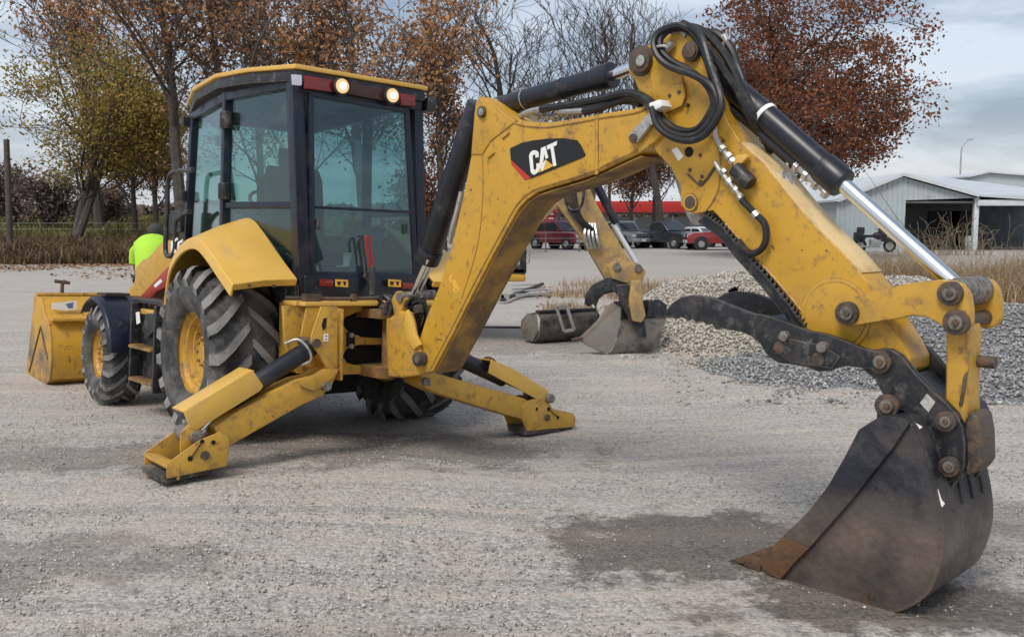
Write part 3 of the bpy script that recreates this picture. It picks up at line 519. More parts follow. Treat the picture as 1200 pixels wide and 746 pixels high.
g = G(); g.prism([mp(x, y, 0, -1.025) for x, y in ((159, 366), (163, 365), (164, 378), (160, 380))], (.004, 0, 0)); P('sticker', g, WHT)
# fenders
po = [(.50, .98), (.47, 1.15), (.38, 1.33), (.22, 1.45), (.02, 1.52), (-.2, 1.53), (-.40, 1.455), (-.62, 1.335), (-.86, 1.205)]
pi_ = [(.58, 1.0), (.57, 1.22), (.52, 1.45), (.40, 1.62), (.2, 1.70), (-.02, 1.71), (-.25, 1.60), (-.52, 1.43), (-.84, 1.245)]
def smooth2(p, n=3):
    o = []
    for i in range(len(p)-1):
        a, b, c, d = p[max(i-1, 0)], p[i], p[i+1], p[min(i+2, len(p)-1)]
        for k in range(n):
            t = k/n; o.append(tuple(.5*((2*b[j])+(c[j]-a[j])*t+(2*a[j]-5*b[j]+4*c[j]-d[j])*t*t+(3*b[j]-a[j]-3*c[j]+d[j])*t**3) for j in (0, 1)))
    return o+[p[-1]]
po = smooth2(po); pi_ = smooth2(pi_)
def fender(s):
    g = G(); O = [Vector((s*1.10, y, z)) for y, z in po]; I = [Vector((s*.60, y, z)) for y, z in pi_]
    lip = [Vector((s*1.115, y, z))+Vector((0, -.02*(y+.2), -.085)) for y, z in po]
    mid = [o.lerp(i, .5)+Vector((0, 0, .012)) for o, i in zip(O, I)]
    g.sheet([lip, O, mid, I]); e = [O[-1], mid[-1], I[-1]]; g.sheet([e, [q+Vector((0, .03, -.05)) for q in e]])
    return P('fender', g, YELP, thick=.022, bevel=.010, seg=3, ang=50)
fl = fender(-1); fender(1)
for x in (-.98, -.8):
    g = G(); g.cyl((x, -.865, 1.195), (x, -.875, 1.195), .012, n=8); P('bolt', g, PIN, fl)
g = G(); g.prism([(-.60, .6, .7), (-.60, .58, 1.5), (-.60, -.1, 1.68), (-.60, -.8, 1.2), (-.60, -.8, .9)], (.03, 0, 0)); P('inner_guard', g, BLKP)
# wheels
def wheel(name, c, R, wd, rr, nl, side, lugh, hubx, lw, mirror=1, steer=0.):
    g = G(); o = -1                                # outer face toward -X
    h = wd*.40
    prof = [(-h-.015, rr+.022), (-h-.012, rr+.03), (-h+.02, rr+.012), (-h+.025, rr-.015), (-h+.055, rr-.03), (-h+.06, rr-.05), (-h+.10, rr-.062), (-h+.105, rr-.085), (hubx+.03, rr-.105), (hubx+.035, rr*.52), (hubx+.005, rr*.46), (hubx, rr*.42), (hubx-.045, rr*.40), (hubx-.055, rr*.36), (hubx-.055, .001)]
    g.lathe(prof, n=48)
    g.lathe([(h, rr-.01), (h+.015, rr+.03), (-h+.04, rr-.01)], n=40)
    g.lathe([(0, .001), (.02, rr*.9), (h, rr)], n=32)
    for k in range(8):
        t = 2*PI*k/8; q = Vector((0, math.cos(t), math.sin(t)))*rr*.31; g.cyl(q+Vector((hubx-.05, 0, 0)), q+Vector((hubx-.08, 0, 0)), .014, n=6)
    w = build(name, g, YELW, BH, bevel=0, ang=30)
    t_ = G(); H = wd/2; rb = R-lugh
    t_.lathe([(-h, rr+.0), (-h-.03, rr+.03), (-H-.012, rr+(rb-rr)*.32), (-H-.018, rr+(rb-rr)*.6), (-H+.012, rb-.045), (-H*.78, rb-.008), (-H*.4, rb+.004), (0, rb+.008), (H*.4, rb+.004), (H*.78, rb-.008), (H-.012, rb-.045), (H+.018, rr+(rb-rr)*.6), (H+.012, rr+(rb-rr)*.32), (h+.03, rr+.03), (h, rr)], n=64)
    pitch = 2*PI/nl
    for s in (-1, 1):
        for k in range(nl):
            a0 = (k+(.5 if s > 0 else 0))*pitch
            st = [(.03, R, .98*pitch), (.25, R, .74*pitch), (.5, R, .46*pitch), (.78, R-.006, .17*pitch), (.97, R-.03, .0), (1.06, R-.10, -.04*pitch)]
            V = []; n = len(st)
            for i, (u, r, da) in enumerate(st):
                ww = lw/R*(.85 if i == 0 else 1.0 if i < 4 else 1.12)
                for rr_, e in ((r-lugh*1.6 if i < 5 else r-.06, 1.25), (r, .9)):
                    for sg in (-1, 1):
                        a = a0+da+sg*ww*e/2; x = s*u*H
                        V.append((x+(s*.016 if i == 5 and rr_ == r else 0), -math.cos(a)*rr_, math.sin(a)*rr_))
            F = []; M = []
            for i in range(n-1):
                b = i*4; c_ = b+4
                F += [(b+2, b+3, c_+3, c_+2), (b, b+2, c_+2, c_), (b+3, b+1, c_+1, c_+3)]; M += [1, 0, 0]
            F += [(0, 1, 3, 2), (n*4-4, n*4-2, n*4-1, n*4-3)]; M += [0, 1]
            kk = len(t_.v); t_.v += [Vector(q) for q in V]; t_.f += [tuple(j+kk for j in q) for q in F]; t_.m += M
    ty = build('tyre', t_, [RUB, LUG], w, bevel=0, ang=28)
    w.location = c; w.rotation_euler = (0, 0, steer if side < 0 else PI+steer)
    return w
wheel('rear_wheel', (-.86, 0, .66), .668, .50, .315, 17, -1, .042, -.06, .086)
wheel('rear_wheel', (.86, 0, .66), .668, .50, .315, 17, 1, .042, -.06, .086)
wheel('front_wheel', (-1.00, 2.2, .47), .475, .33, .235, 17, -1, .026, -.04, .055)
wheel('front_wheel', (1.00, 2.2, .47), .475, .33, .235, 17, 1, .026, -.04, .055)
for s in (-1, 1):
    g = G(); rows = []
    for x in (s*1.20, s*1.17, s*1.0, s*.76):
        r = .53 if abs(x) < 1.19 else .50
        rows.append([Vector((x, 2.2-r*math.cos(a)*1.02, .49+r*math.sin(a))) for a in [math.radians(4+i*12) for i in range(12)]])
    g.sheet(rows); f_ = P('front_fender', g, NAVY, thick=.018, bevel=.006)
    if s < 0:
        g = G(); [g.box((-1.0, 2.05+i*.045, 1.035), (.22, .02, .02)) for i in range(7)]; P('tread_strip', g, BLKP, f_)
# cab
RL0, RR0, RL1, RR1 = Vector((-.50, -.72, 1.10)), Vector((.535, -.72, 1.10)), Vector((-.565, -.68, 2.74)), Vector((.49, -.68, 2.74))
BL0, BL1 = Vector((-.67, .36, 1.2)), Vector((-.65, .34, 2.76)); FL0, FL1 = Vector((-.56, 1.52, 1.15)), Vector((-.56, 1.30, 2.72))
mir = lambda v: Vector((-v.x, v.y, v.z))
BR0, BR1, FR0, FR1 = map(mir, (BL0, BL1, FL0, FL1))
g = G()
for a, b, w_, d_ in ((RL0, RL1, .10, .11), (RR0, RR1, .085, .10), (BL0, BL1, .075, .06), (BR0, BR1, .075, .06), (FL0, FL1, .07, .07), (FR0, FR1, .07, .07)): g.beam(a, b, w_, d_, up=(0, 1, 0))
for a, b in ((RL1, BL1), (BL1, FL1), (RR1, BR1), (BR1, FR1), (FL1, FR1)): g.beam(a-Vector((0, 0, .04)), b-Vector((0, 0, .04)), .07, .12)
for a, b in ((RL0, BL0), (BL0, FL0), (RR0, BR0), (BR0, FR0), (FL0, FR0)): g.beam(a+Vector((0, 0, .1)), b+Vector((0, 0, .1)), .06, .12)
zb = 1.79
lp = lambda a, b, z: a.lerp(b, (z-a.z)/(b.z-a.z))
for A0, A1, B0_, B1_ in ((RL0, RL1, BL0, BL1), (RR0, RR1, BR0, BR1)): g.beam(lp(A0, A1, zb), lp(B0_, B1_, zb+.03), .05, .055)
g.beam(RL0+Vector((-.02, -.02, .06)), RR0+Vector((.02, -.02, .06)), .09, .22)             # rear sill
g.beam(RL1+Vector((-.02, -.03, -.06)), RR1+Vector((.02, -.03, -.06)), .07, .15)           # rear header
cab = P('cab', g, NAVY, bevel=.012, seg=3)
g = G()
rw = [mp(x, y, 1, -.775) for x, y in ((362, 108), (480, 128), (491, 326), (364, 324))]; ri = [mp(x, y, 1, -.775) for x, y in ((368, 114), (475, 133), (485, 320), (370, 318))]
for i in range(4):
    j = (i+1) % 4; g.prism([rw[i], rw[j], ri[j], ri[i]], (0, .035, 0))
g.prism([mp(x, y, 1, -.778) for x, y in ((368, 241), (482, 247), (482, 250), (368, 244))], (0, .03, 0))
rwf = P('rear_window_frame', g, NAVY, cab, bevel=.004)
for q in (((368, 112), (476, 131), (482, 248), (368, 242)), ((368, 242), (482, 248), (487, 322), (369, 321))):
    g = G(); g.prism([mp(x, y, 1, -.765) for x, y in q], (0, .006, 0)); P('window_pane', g, GLR, cab)
def pane(pts, m=GLS):
    g = G(); g.prism(pts, (pts[1]-pts[0]).cross(pts[2]-pts[0]).normalized()*.006); P('window_pane', g, m, cab)
for sgn in (0, 1):
    A0, A1, B0_, B1_, C0, C1 = (RL0, RL1, BL0, BL1, FL0, FL1) if not sgn else (RR0, RR1, BR0, BR1, FR0, FR1)
    pane([lp(A0, A1, zb), lp(B0_, B1_, zb+.03), B1_-Vector((0, 0, .08)), A1-Vector((0, 0, .08))])
    pane([lp(A0, A1, 1.18), lp(B0_, B1_, 1.25), lp(B0_, B1_, zb+.02), lp(A0, A1, zb-.01)])
    pane([lp(B0_, B1_, 1.25), lp(C0, C1, 1.22), C1-Vector((0, 0, .08)), B1_-Vector((0, 0, .08))])
pane([FL0+Vector((0, 0, .1)), FR0+Vector((0, 0, .1)), FR1-Vector((0, 0, .08)), FL1-Vector((0, 0, .08))])
# roof
ring = [(-.62, -.80, 2.765), (.53, -.80, 2.765), (.66, -.2, 2.81), (.74, .4, 2.85), (.70, 1.0, 2.83), (.60, 1.40, 2.765), (-.60, 1.40, 2.765), (-.70, 1.0, 2.83), (-.74, .4, 2.85), (-.73, -.2, 2.81)]
g = G(); A = [Vector(q)-Vector((0, 0, .006)) for q in ring]; B_ = [Vector(q)+Vector((0, 0, .028)) for q in ring]; C_ = [Vector((x*.86, (y-.3)*.86+.3, z+.045)) for x, y, z in ring]; D_ = [Vector((x*.4, (y-.3)*.4+.3, z*.25+2.875*.75)) for x, y, z in ring]; n = len(ring)
g.add(A+B_+C_+D_, [(k*n+i, k*n+(i+1) % n, (k+1)*n+(i+1) % n, (k+1)*n+i) for k in range(3) for i in range(n)]+[tuple(range(n))[::-1], tuple(range(3*n, 4*n))])
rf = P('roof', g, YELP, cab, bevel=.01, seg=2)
g = G(); g.prism([Vector(q)*1-Vector((0, 0, .009)) for q in [(x*.975, y*.975, z) for x, y, z in ring]], (0, 0, -.08)); P('roof_trim', g, BLKP, cab, bevel=.01)
g = G(); g.cyl((-.30, .9, 2.88), (-.30, .9, 2.97), .10, .09, 16); g.ball((-.30, .9, 2.98), .08, n=12); P('beacon', g, mat('orange_beacon', (.6, .09, .02), .3), cab)
def rear(px, name, m, Y=-.80, th=.03, parent=cab, **k):
    g = G(); g.prism([mp(x, y, 1, Y) for x, y in px], (0, th, 0)); return P(name, g, m, parent, **k)
rear(((357, 88), (390, 94), (390, 108), (357, 104)), 'tail_light', REFL, bevel=.006)
rear(((469, 109), (487, 112), (487, 125), (470, 123)), 'tail_light', REFL, bevel=.006)
rear(((343, 87), (354, 88), (354, 100), (344, 99)), 'side_lamp', emit('dim_white_lamp', (.8, .85, 1), .5), bevel=.006)
rear(((390, 92), (470, 109), (470, 122), (390, 107)), 'rear_light_panel', mat('dark_brown_plastic', (.05, .02, .015), .4), Y=-.79, bevel=.004)
for x, y in ((401, 101), (460, 112)):
    c = mp(x, y, 1, -.83); g = G(); g.cyl(c, c+Vector((0, .06, 0)), .062, .05, 20); g.lathe([(-.005, .063), (.012, .066), (.012, .057)], c, 20, axis=1); P('work_light', g, BLKP, cab)
    g = G(); g.cyl(c-Vector((0, .008, 0)), c+Vector((0, .01, 0)), .053, n=20); P('lamp_lens', g, LAMP, cab); g = G(); g.ball(c-Vector((0, .012, 0)), .026, n=12); P('bulb', g, BULB, cab)
g = G(); g.box((.59, -.72, 2.66), (.09, .12, .11)); P('side_lamp', g, BLKP, cab, bevel=.02)
rear(((376, 327), (391, 328), (391, 336), (376, 335)), 'reflector', REFL, Y=-.83, bevel=.003)
rear(((472, 331), (490, 332), (490, 339), (472, 338)), 'reflector', REFL, Y=-.83, bevel=.003)
for x in (393, 455):
    s_ = rear(((x, 327), (x+15, 328), (x+15, 336.5), (x, 335.5)), 'warning_sticker', YELD, Y=-.833, th=.003)
    for dx_, ww in ((2, 5), (9, 4)): rear(((x+dx_, 329.5), (x+dx_+ww, 330), (x+dx_+ww*.6, 334.5), (x+dx_+1, 334)), 'pictogram', BLKD, Y=-.8345, th=.0012, parent=s_)
# wiper, handles
g = G(); W_ = lambda x, y, Y=-.82: mp(x, y, 1, Y)
g.tube([W_(436, 338, -.86), W_(433, 330), W_(427, 322)], .016); g.tube([W_(419, 296), W_(418, 284), W_(421, 279), W_(424, 284), W_(428, 322)], .008); wp = P('wiper', g, BLKP, cab)
g = G(); g.tube([W_(430, 276), W_(429, 283), W_(434, 320)], .010); g.tube([W_(433, 276), W_(434, 290), W_(438, 318)], .010); P('wiper_arm', g, REDP, wp)
g = G(); g.tube([W_(436, 345, -.88), W_(436, 312, -.86)], .024, sub=1); P('wiper_motor', g, BLKP, wp)
for x, y in ((374, 263), (476, 268)): rear(((x-2, y-6), (x+2, y-6), (x+2, y+6), (x-2, y+6)), 'window_latch', BLKP, Y=-.79, th=.02, bevel=.003)
# grab handle and mirror at front left
H_ = lambda x, y: mp(x, y, 0, -.72)
g = G(); g.tube([H_(226, 199), H_(203, 202), H_(197, 212), H_(196, 240), H_(194, 292), H_(199, 300), H_(205, 292), H_(206, 262), H_(214, 252), H_(222, 248)], .022, n=8); P('grab_rail', g, BLKP, cab)
g = G(); g.prism([H_(x, y) for x, y in ((199, 247), (211, 247), (210, 272), (198, 274))], (.05, 0, 0)); P('mirror', g, BLKP, cab, bevel=.01)
for z in (1.93, 2.50):
    g = G(); g.cyl(lp(BL0, BL1, z)+Vector((-.03, -.05, -.07)), lp(BL0, BL1, z)+Vector((-.03, -.05, .07)), .05, n=14); P('door_hinge', g, BLKP, cab, bevel=.02)
for c in ((-.60, 1.42, 2.62), (-.60, 1.45, 1.95)): g = G(); g.box(c, (.08, .07, .10)); P('front_lamp', g, BLKP, cab, bevel=.02)
# interior
g = G(); g.box((-.02, .22, 1.42), (.50, .50, .14)); g.prism([(-.27, .42, 1.5), (-.27, .52, 2.08), (-.27, .44, 2.2), (-.27, .36, 2.08), (-.27, .30, 1.5)][::-1], (.5, 0, 0)); g.box((-.02, .46, 2.27), (.24, .09, .16)); g.box((-.02, .2, 1.25), (.4, .4, .25)); P('seat', g, FABR, cab, bevel=.03)
g = G(); g.box((0, 1.12, 1.5), (.45, .2, .6)); g.tube([(0, 1.1, 1.75), (0, .95, 1.9)], .03, sub=1); P('dashboard', g, GREY, cab, bevel=.03)
g = G(); g.tube([(.20*math.cos(t), .92+.10*math.sin(t), 1.92+.17*math.sin(t)*.6) for t in [i*PI/8 for i in range(17)]], .016, sub=1); P('steering_wheel', g, BLKP, cab)
for x in (-.25, .28):
    g = G(); g.box((x, -.32, 1.42), (.13, .26, .5)); g.tube([(x, -.3, 1.65), (x, -.32, 1.86)], .012, sub=1); g.ball((x, -.32, 1.88), .03); P('control_console', g, GREY, cab, bevel=.02)
g = G(); g.box((.36, .9, 1.95), (.03, .03, 1.2)); g.box((-.33, 1.2, 2.45), (.16, .03, .09)); P('interior_bracket', g, BLKP, cab)
# left loader arm etc.
for s in (-1, 1):
    g = G(); q = [mp(x, y, 0, -.66) for x, y in ((190, 283), (197, 281), (206, 305), (196, 332), (170, 358), (150, 358), (160, 318), (172, 303))]
    lo = [mp(x, y, 0, -.66) for x, y in ((168, 360), (150, 350))]
    if s > 0: q = [mir(v) for v in q]
    g.prism(q, (-s*.10, 0, 0)); y0 = q[5]
    g.beam((s*.61, q[5].y-.15, 1.0), (s*.61, 3.45, .45), .10, .24); g.beam((s*.61, 3.4, .5), (s*.61, 3.72, .34), .09, .2)
    P('loader_arm', g, YEL, bevel=.012)
    g = G(); g.cyl((s*.40, 1.9, 1.05), (s*.40, 3.1, .75), .05); g.cyl((s*.40, 3.0, .77), (s*.40, 3.6, .6), .028); P('loader_cylinder', g, BLKC)
g = G(); g.prism([mp(x, y, 0, -.78) for x, y in ((166, 357), (165, 346), (196, 313), (206, 318), (202, 333), (184, 341), (173, 352))], (.06, 0, 0)); lk = P('cylinder_lock_bar', g, REDP, bevel=.008)
g = G(); g.prism([mp(x, y, 0, -.783) for x, y in ((180, 334), (188, 327), (190, 330), (182, 337))], (.003, 0, 0)); P('sticker', g, WHT, lk)
# model lettering on hood side
def letters(shapes, m, fn, th=.002):
    g = G()
    for sh in shapes: g.prism([fn(x, y) for x, y in sh], th)
    return g
g = letters([((200, 283), (208, 278), (208, 281), (203, 285), (202, 293), (206, 292), (206, 296), (200, 297)), ((208, 284), (214, 280), (214, 283), (210, 286), (210, 289), (213, 288), (213, 291), (210, 292), (209, 297), (207, 297))], WHT, lambda x, y: mp(x, y, 0, -.73), Vector((.003, 0, 0)))
P('model_lettering', g, WHT)
# loader bucket
SCUF = mat('scuffed_yellow', (.55, .30, .04), .55, var=.1, dirt=(.13, .125, .13), dirt_amt=.62, dscale=1.8, bump=.1, chips=(.14, .09, .05))
prof = [(4.72, .03), (3.80, .015), (3.66, .08), (3.60, .28), (3.62, .52), (3.72, .70), (3.86, .74), (4.02, .93), (4.34, .95)]
g = G(); rows = [[Vector((x, y, z)) for y, z in prof] for x in (-1.2, 0, 1.2)]; g.sheet(rows)
lbk = P('front_bucket', g, YEL, thick=.02, ang=40)
for s in (-1, 1):
    g = G(); g.prism([(s*1.2, y, z) for y, z in prof[:-1]]+[(s*1.2, 4.34, .95), (s*1.2, 4.40, .8), (s*1.2, 4.70, .1)], (s*.02, 0, 0)); P('side_plate', g, SCUF, lbk, bevel=.004)
g = G(); g.beam((-1.2, 4.72, .02), (1.2, 4.72, .02), .14, .03); P('cutting_edge', g, RUSTT, lbk, bevel=.004)
g = G(); g.box((0, 3.66, .715), (2.4, .10, .03)); g.box((0, 4.3, .965), (2.4, .12, .03)); P('stiffener', g, YELW, lbk, bevel=.006)
g = G(); g.tube([(-1.222, 4.55, .08), (-1.222, 4.02, .62), (-1.222, 3.72, .30)], .012, sub=1); P('wear_edge', g, RUSTT, lbk)
def onback(x, y): return onplane(x, y, m2w(0, 3.80, .8), MROT @ Vector((0, -.9, .45)).normalized())
g = G(); g.prism([mp(x, y, 1, 3.86) for x, y in ((61, 355), (90, 352), (90, 363), (79, 364), (61, 362))], (0, .012, 0)); P('sticker', g, WHT, lbk)
g = G(); g.prism([mp(x, y, 1, 3.857) for x, y in ((77, 356), (86, 354), (85, 361), (80, 361))], (0, .002, 0)); P('sticker_print', g, mat('blue_print', (.12, .2, .42), .5), lbk)
g = G(); q = mp(73, 347, 1, 4.3); g.tube([q-Vector((0, 0, .06)), q+Vector((0, 0, .12)), q+Vector((.03, 0, .18))], .02); g.tube([q+Vector((-.08, 0, .17)), q+Vector((.08, 0, .15))], .02, sub=1); g.box(q+Vector((.06, 0, 0)), (.2, .05, .06)); P('bucket_hook', g, PIN, lbk)
# rear frame
FY = -.98
g = G(); fo = [(333, 358), (360, 357), (455, 359), (470, 360), (470, 363), (440, 362), (418, 366), (404, 372), (401, 379), (408, 388), (425, 395), (470, 397), (470, 404), (420, 404), (406, 409), (402, 417), (407, 425), (420, 428), (470, 428), (470, 438), (350, 438), (335, 402)]
g.prism([mp(x, y, 1, FY) for x, y in fo], (0, .05, 0)); fr = P('rear_frame', g, YELW, bevel=.008)
g = G(); g.box((0, -.93, 1.075), (1.35, .36, .03)); P('frame_shelf', g, YELP, fr, bevel=.006)
g = G(); g.box((.55, -.95, .82), (.35, .06, .50)); P('frame_panel', g, YELW, fr, bevel=.008)
g = G(); g.box((-.62, -.80, .84), (.03, .38, .46)); g.box((.70, -.80, .84), (.03, .38, .46)); g.box((0, -.80, .56), (1.1, .36, .03)); P('frame_panel', g, YELW, fr, bevel=.008)
g = G()
for i in range(26):
    y0 = FY+.08+random.random()*.12; z0 = random.uniform(.62, 1.0)
    g.tube([(-.3+random.random()*.1, y0, z0), (-.05, y0+random.uniform(-.05, .05), z0+random.uniform(-.06, .06)), (.3, y0-.06, z0+random.uniform(-.05, .05))], random.uniform(.010, .02), n=6)
P('hose', g, HOSE, fr)
g = G(); g.box((.05, -.72, .8), (.9, .03, .5)); P('frame_back', g, HOLE, fr)
for x, y in ((411, 397.5), (411, 402.5)):
    c = mp(411, y+(-5 if y < 400 else 3), 1, FY); g = G(); g.cyl(c, c-Vector((0, .02, 0)), .02, n=6); g.cyl(c-Vector((0, .02, 0)), c-Vector((0, .03, 0)), .012, n=8); P('bolt', g, ALU, fr)
g = G(); q = [mp(x, y, 1, FY-.006) for x, y in ((406, 389), (416, 389), (416, 406), (406, 406))]; g.prism(q, (0, .004, 0)); P('bolt_plate', g, HOLE, fr)
# left: bracket plates for cylinder and arm
def xz(px, Y, th, g=None):
    g = g or G(); g.prism([mp(x, y, 1, Y) for x, y in px], (0, th, 0)); return g
g = xz(((377, 359), (396, 359), (396, 438), (386, 438), (376, 418), (365, 402), (366, 392)), -1.32, .025); xz(((360, 359), (385, 359), (385, 438), (360, 430), (352, 400)), -1.10, .025, g)
g.box((mp(388, 400, 1, -1.2).x+.02, -1.15, .80), (.025, .34, .50)); P('stabilizer_bracket', g, YELW, fr, bevel=.006)
g = xz(((379, 373), (383, 372), (382, 384), (379, 387), (377, 382)), -1.3225, .004); P('slot', g, HOLE, fr)
g = letters([((379.5, 391), (384.5, 391), (385, 395), (384.5, 400), (379.5, 400))], WHT, lambda x, y: mp(x, y, 1, -1.323), Vector((0, .003, 0))); b8 = P('marking', g, WHT, fr)
g = G(); [g.prism([mp(x, y, 1, -1.3245) for x, y in ((381.2, y0), (383.2, y0), (383.2, y0+2), (381.2, y0+2))], (0, .001, 0)) for y0 in (392.4, 396.4)]; P('marking_counter', g, YELW, b8)
g = G(); c = mp(372, 402, 1, -1.335); g.cyl(c, c+Vector((0, .25, 0)), .03, n=16); P('pin', g, PIN, fr)
def stab(side):
    Y0 = -1.33; th = .21; ex = .11 if side < 0 else .02
    if side < 0:
        arm = ((398, 432), (390, 450), (378, 464), (355, 474), (300, 505), (271, 522), (256, 512), (250, 500), (280, 480), (320, 460), (352, 445), (372, 441), (384, 434))
        cov = ((215, 482), (296, 433), (309, 452), (305, 458), (231, 504), (222, 501)); c0, c1 = (372, 402), (268, 470)
        rodp = ((250, 480), (228, 510)); ft = ((196, 543), (234, 516), (258, 506), (268, 508), (270, 521), (266, 546), (196, 561)); fl_ = 1; pinc = (228, 511)
        fe = ((188, 545),); pad = ((190, 560), (266, 545), (264, 552), (193, 569)); dots = (((240, 533), 5), ((250, 518), 2.6)); slot = ((223, 537), (237, 517))
        cc = (348, 411)
    else:
        arm = ((495, 438), (508, 436), (560, 451), (614, 466), (624, 472), (622, 494), (600, 488), (560, 476), (510, 460), (490, 450))
        cov = ((576, 421), (600, 431), (641, 456), (647, 468), (643, 472), (630, 468), (573, 437)); c0, c1 = (500, 402), (590, 444)
        ft = ((617, 470), (631, 466), (642, 469), (648, 479), (672, 484), (675, 490), (674, 500), (618, 505), (613, 492), (613, 478)); pinc = (641, 466)
        pad = ((614, 502), (674, 498), (673, 504), (617, 511)); dots = (((641, 489), 5), ((629, 479), 2.4)); slot = ((643, 479), (654, 489)); cc = (520, 413)
    g = xz(arm, Y0, th); leg = P('stabilizer_arm', g, YELW, bevel=.012)
    if side < 0:
        g = xz(((398, 432), (392, 442), (376, 455), (366, 458), (352, 452), (350, 446), (366, 440), (380, 432)), Y0-.02, .02)
        g2 = xz(((398, 432), (392, 442), (376, 455), (366, 458), (352, 452), (350, 446), (366, 440), (380, 432)), Y0+th, .02, g); P('arm_knuckle', g, YELW, leg, bevel=.006)
    p_ = (382, 452) if side < 0 else (499, 447); c = mp(*p_, 1, Y0-.02); g = G(); g.cyl(c-Vector((0, .025, 0)), c+Vector((0, th+.06, 0)), .032, n=18); P('pin', g, PINM, leg)
    # cylinder cover: a U channel
    g = xz(cov, Y0-.02, .012); xz(cov, Y0+th-.01, .012, g)
    a = mp(*cov[0], 1, Y0); b = mp(*cov[1], 1, Y0)
    if side > 0: b = mp(641, 456, 1, Y0)
    nrm = (b-a).cross(Vector((0, 1, 0))).normalized()
    if side > 0:
        for u, v in zip(((576, 421), (600, 431)), ((600, 431), (641, 456))):
            A_, B2 = mp(*u, 1, Y0-.02), mp(*v, 1, Y0-.02); g.prism([A_, B2, B2+Vector((0, 0, -.012)), A_+Vector((0, 0, -.012))], (0, th+.02, 0))
    else: g.prism([a-Vector((0, .02, 0)), b-Vector((0, .02, 0)), b+Vector((.006, -.02, -.012)), a+Vector((.006, -.02, -.012))], (0, th+.02, 0))
    P('cylinder_cover', g, YELP, leg, bevel=.006)
    ym = Y0+th/2
    g = G(); g.cyl(mp(*c0, 1, ym), mp(*c1, 1, ym), .063, n=24); cy = P('stabilizer_cylinder', g, BLKC, leg, bevel=.006)
    g = G(); g.cyl(mp(*c1, 1, ym), mp(*pinc, 1, ym), .032, n=16); P('cylinder_rod', g, CHROME, cy)
    d = (mp(*c1, 1, ym)-mp(*c0, 1, ym)).normalized(); q = mp(*cc, 1, ym); 
    if side < 0:
        g = G(); u = d.cross(Vector((0, 1, 0))); g.tube([q+d*.05+u*.09-Vector((0, .02, 0)), q-d*.02+u*.08-Vector((0, .09, 0)), q-d*.04-Vector((0, .10, 0)), q-u*.085-d*.02-Vector((0, .06, 0)), q-u*.09+d*.05], .009); P('hydraulic_pipe', g, ALU, cy)
    else:
        q = mp(571, 430, 1, ym); g = G(); g.cyl(q-d*.03, q+d*.03, .085, n=14); P('cylinder_collar', g, RUST, cy, bevel=.01)
    # foot
    g = xz(ft, Y0-ex, .022); g.prism([mp(x, y, 1, Y0-ex)+Vector((0, th+2*ex-.02, 0)) for x, y in ft], (0, .022, 0))
    lft = mp(*(ft[0] if side < 0 else (673, 486)), 1, Y0-ex); lb = mp(*(ft[-1] if side < 0 else (674, 500)), 1, Y0-ex)
    g.prism([lft, lb, lb+Vector((-side*.022, 0, 0)), lft+Vector((-side*.022, 0, 0))], (0, th+2*ex, 0)) if side > 0 else (g.prism([lft, lft+Vector((0, 0, -.035)), lft+Vector((.05, 0, -.035)), lft+Vector((.05, 0, 0))], (0, th+2*ex, 0)), g.box(lft+Vector((.07, .2, -.06)), (.02, .40, .10)))
    foot = P('stabilizer_foot', g, YELW, bevel=.007)
    g = G(); A_ = [mp(x, y, 1, Y0-ex)+Vector((0, .02, .006)) for x, y in pad]; g.prism(A_, (0, th+2*ex-.04, 0)); P('foot_pad', g, mat('worn_pad_rubber%d' % (side > 0), (.05, .045, .04), .9, dirt=(.2, .17, .14), dirt_amt=.6, bump=.4) , foot, bevel=.006)
    c = mp(*pinc, 1, Y0); g = G(); g.cyl(c-Vector((0, .06, 0)), c+Vector((0, th+.06, 0)), .038, n=18); g.cyl(c+Vector((0, .04, 0)), c+Vector((0, th-.04, 0)), .065, n=18); P('pin', g, PINM, foot, bevel=.004)
    if side < 0:
        g = xz(((212, 508), (222, 497), (236, 503), (240, 520), (226, 535), (212, 532)), Y0-.015, .03); xz(((212, 508), (222, 497), (236, 503), (240, 520), (226, 535), (212, 532)), Y0+th-.03, .03, g); P('foot_lug', g, YELW, foot, bevel=.012)
    for (x, y), r in dots:
        c = mp(x, y, 1, Y0-ex-.001); g = G(); g.cyl(c-Vector((0, .012 if r > 4 else .002, 0)), c, r*.0056, n=14); P('pin' if r > 4 else 'hole', g, PIN if r > 4 else HOLE, foot)
    a, b = mp(*slot[0], 1, Y0-ex-.0025), mp(*slot[1], 1, Y0-ex-.0025); g = G(); g.cyl(a, a+Vector((0, .003, 0)), .017, n=12); g.cyl(b, b+Vector((0, .003, 0)), .014, n=12); g.beam(a+Vector((0, .0015, 0)), b+Vector((0, .0015, 0)), .003, .018, up=(0, 1, 0)); P('slot', g, HOLE, foot)
stab(-1); stab(1)
# ---------------- swing post, boom, stick ----------------
g = plate(((456, 372), (468, 364), (476, 366), (480, 380), (483, 398), (492, 408), (496, 425), (490, 440), (470, 443), (459, 434), (454, 418), (455, 395)), .15, .07)
plate(((456, 372), (468, 364), (476, 366), (480, 380), (483, 398), (492, 408), (496, 425), (490, 440), (470, 443), (459, 434), (454, 418), (455, 395)), -.08, .07, g)
c0 = bp(466, 372, 0); c1 = bp(468, 440, 0); g.cyl(c0, c1, .085, n=24)
sp = P('swing_post', g, YELW, bevel=.018, seg=3)
for o_ in (.13, -.10): g = plate(((458, 350), (464, 341), (472, 343), (474, 352), (470, 366), (476, 384), (470, 392), (462, 372)), o_, .05); P('swing_fork', g, YELW, sp, bevel=.012)
g = plate(((476, 362), (482, 374), (486, 392), (492, 404), (484, 410), (476, 398), (472, 380)), .175, .03); P('swing_lug', g, YELP, sp, bevel=.012)
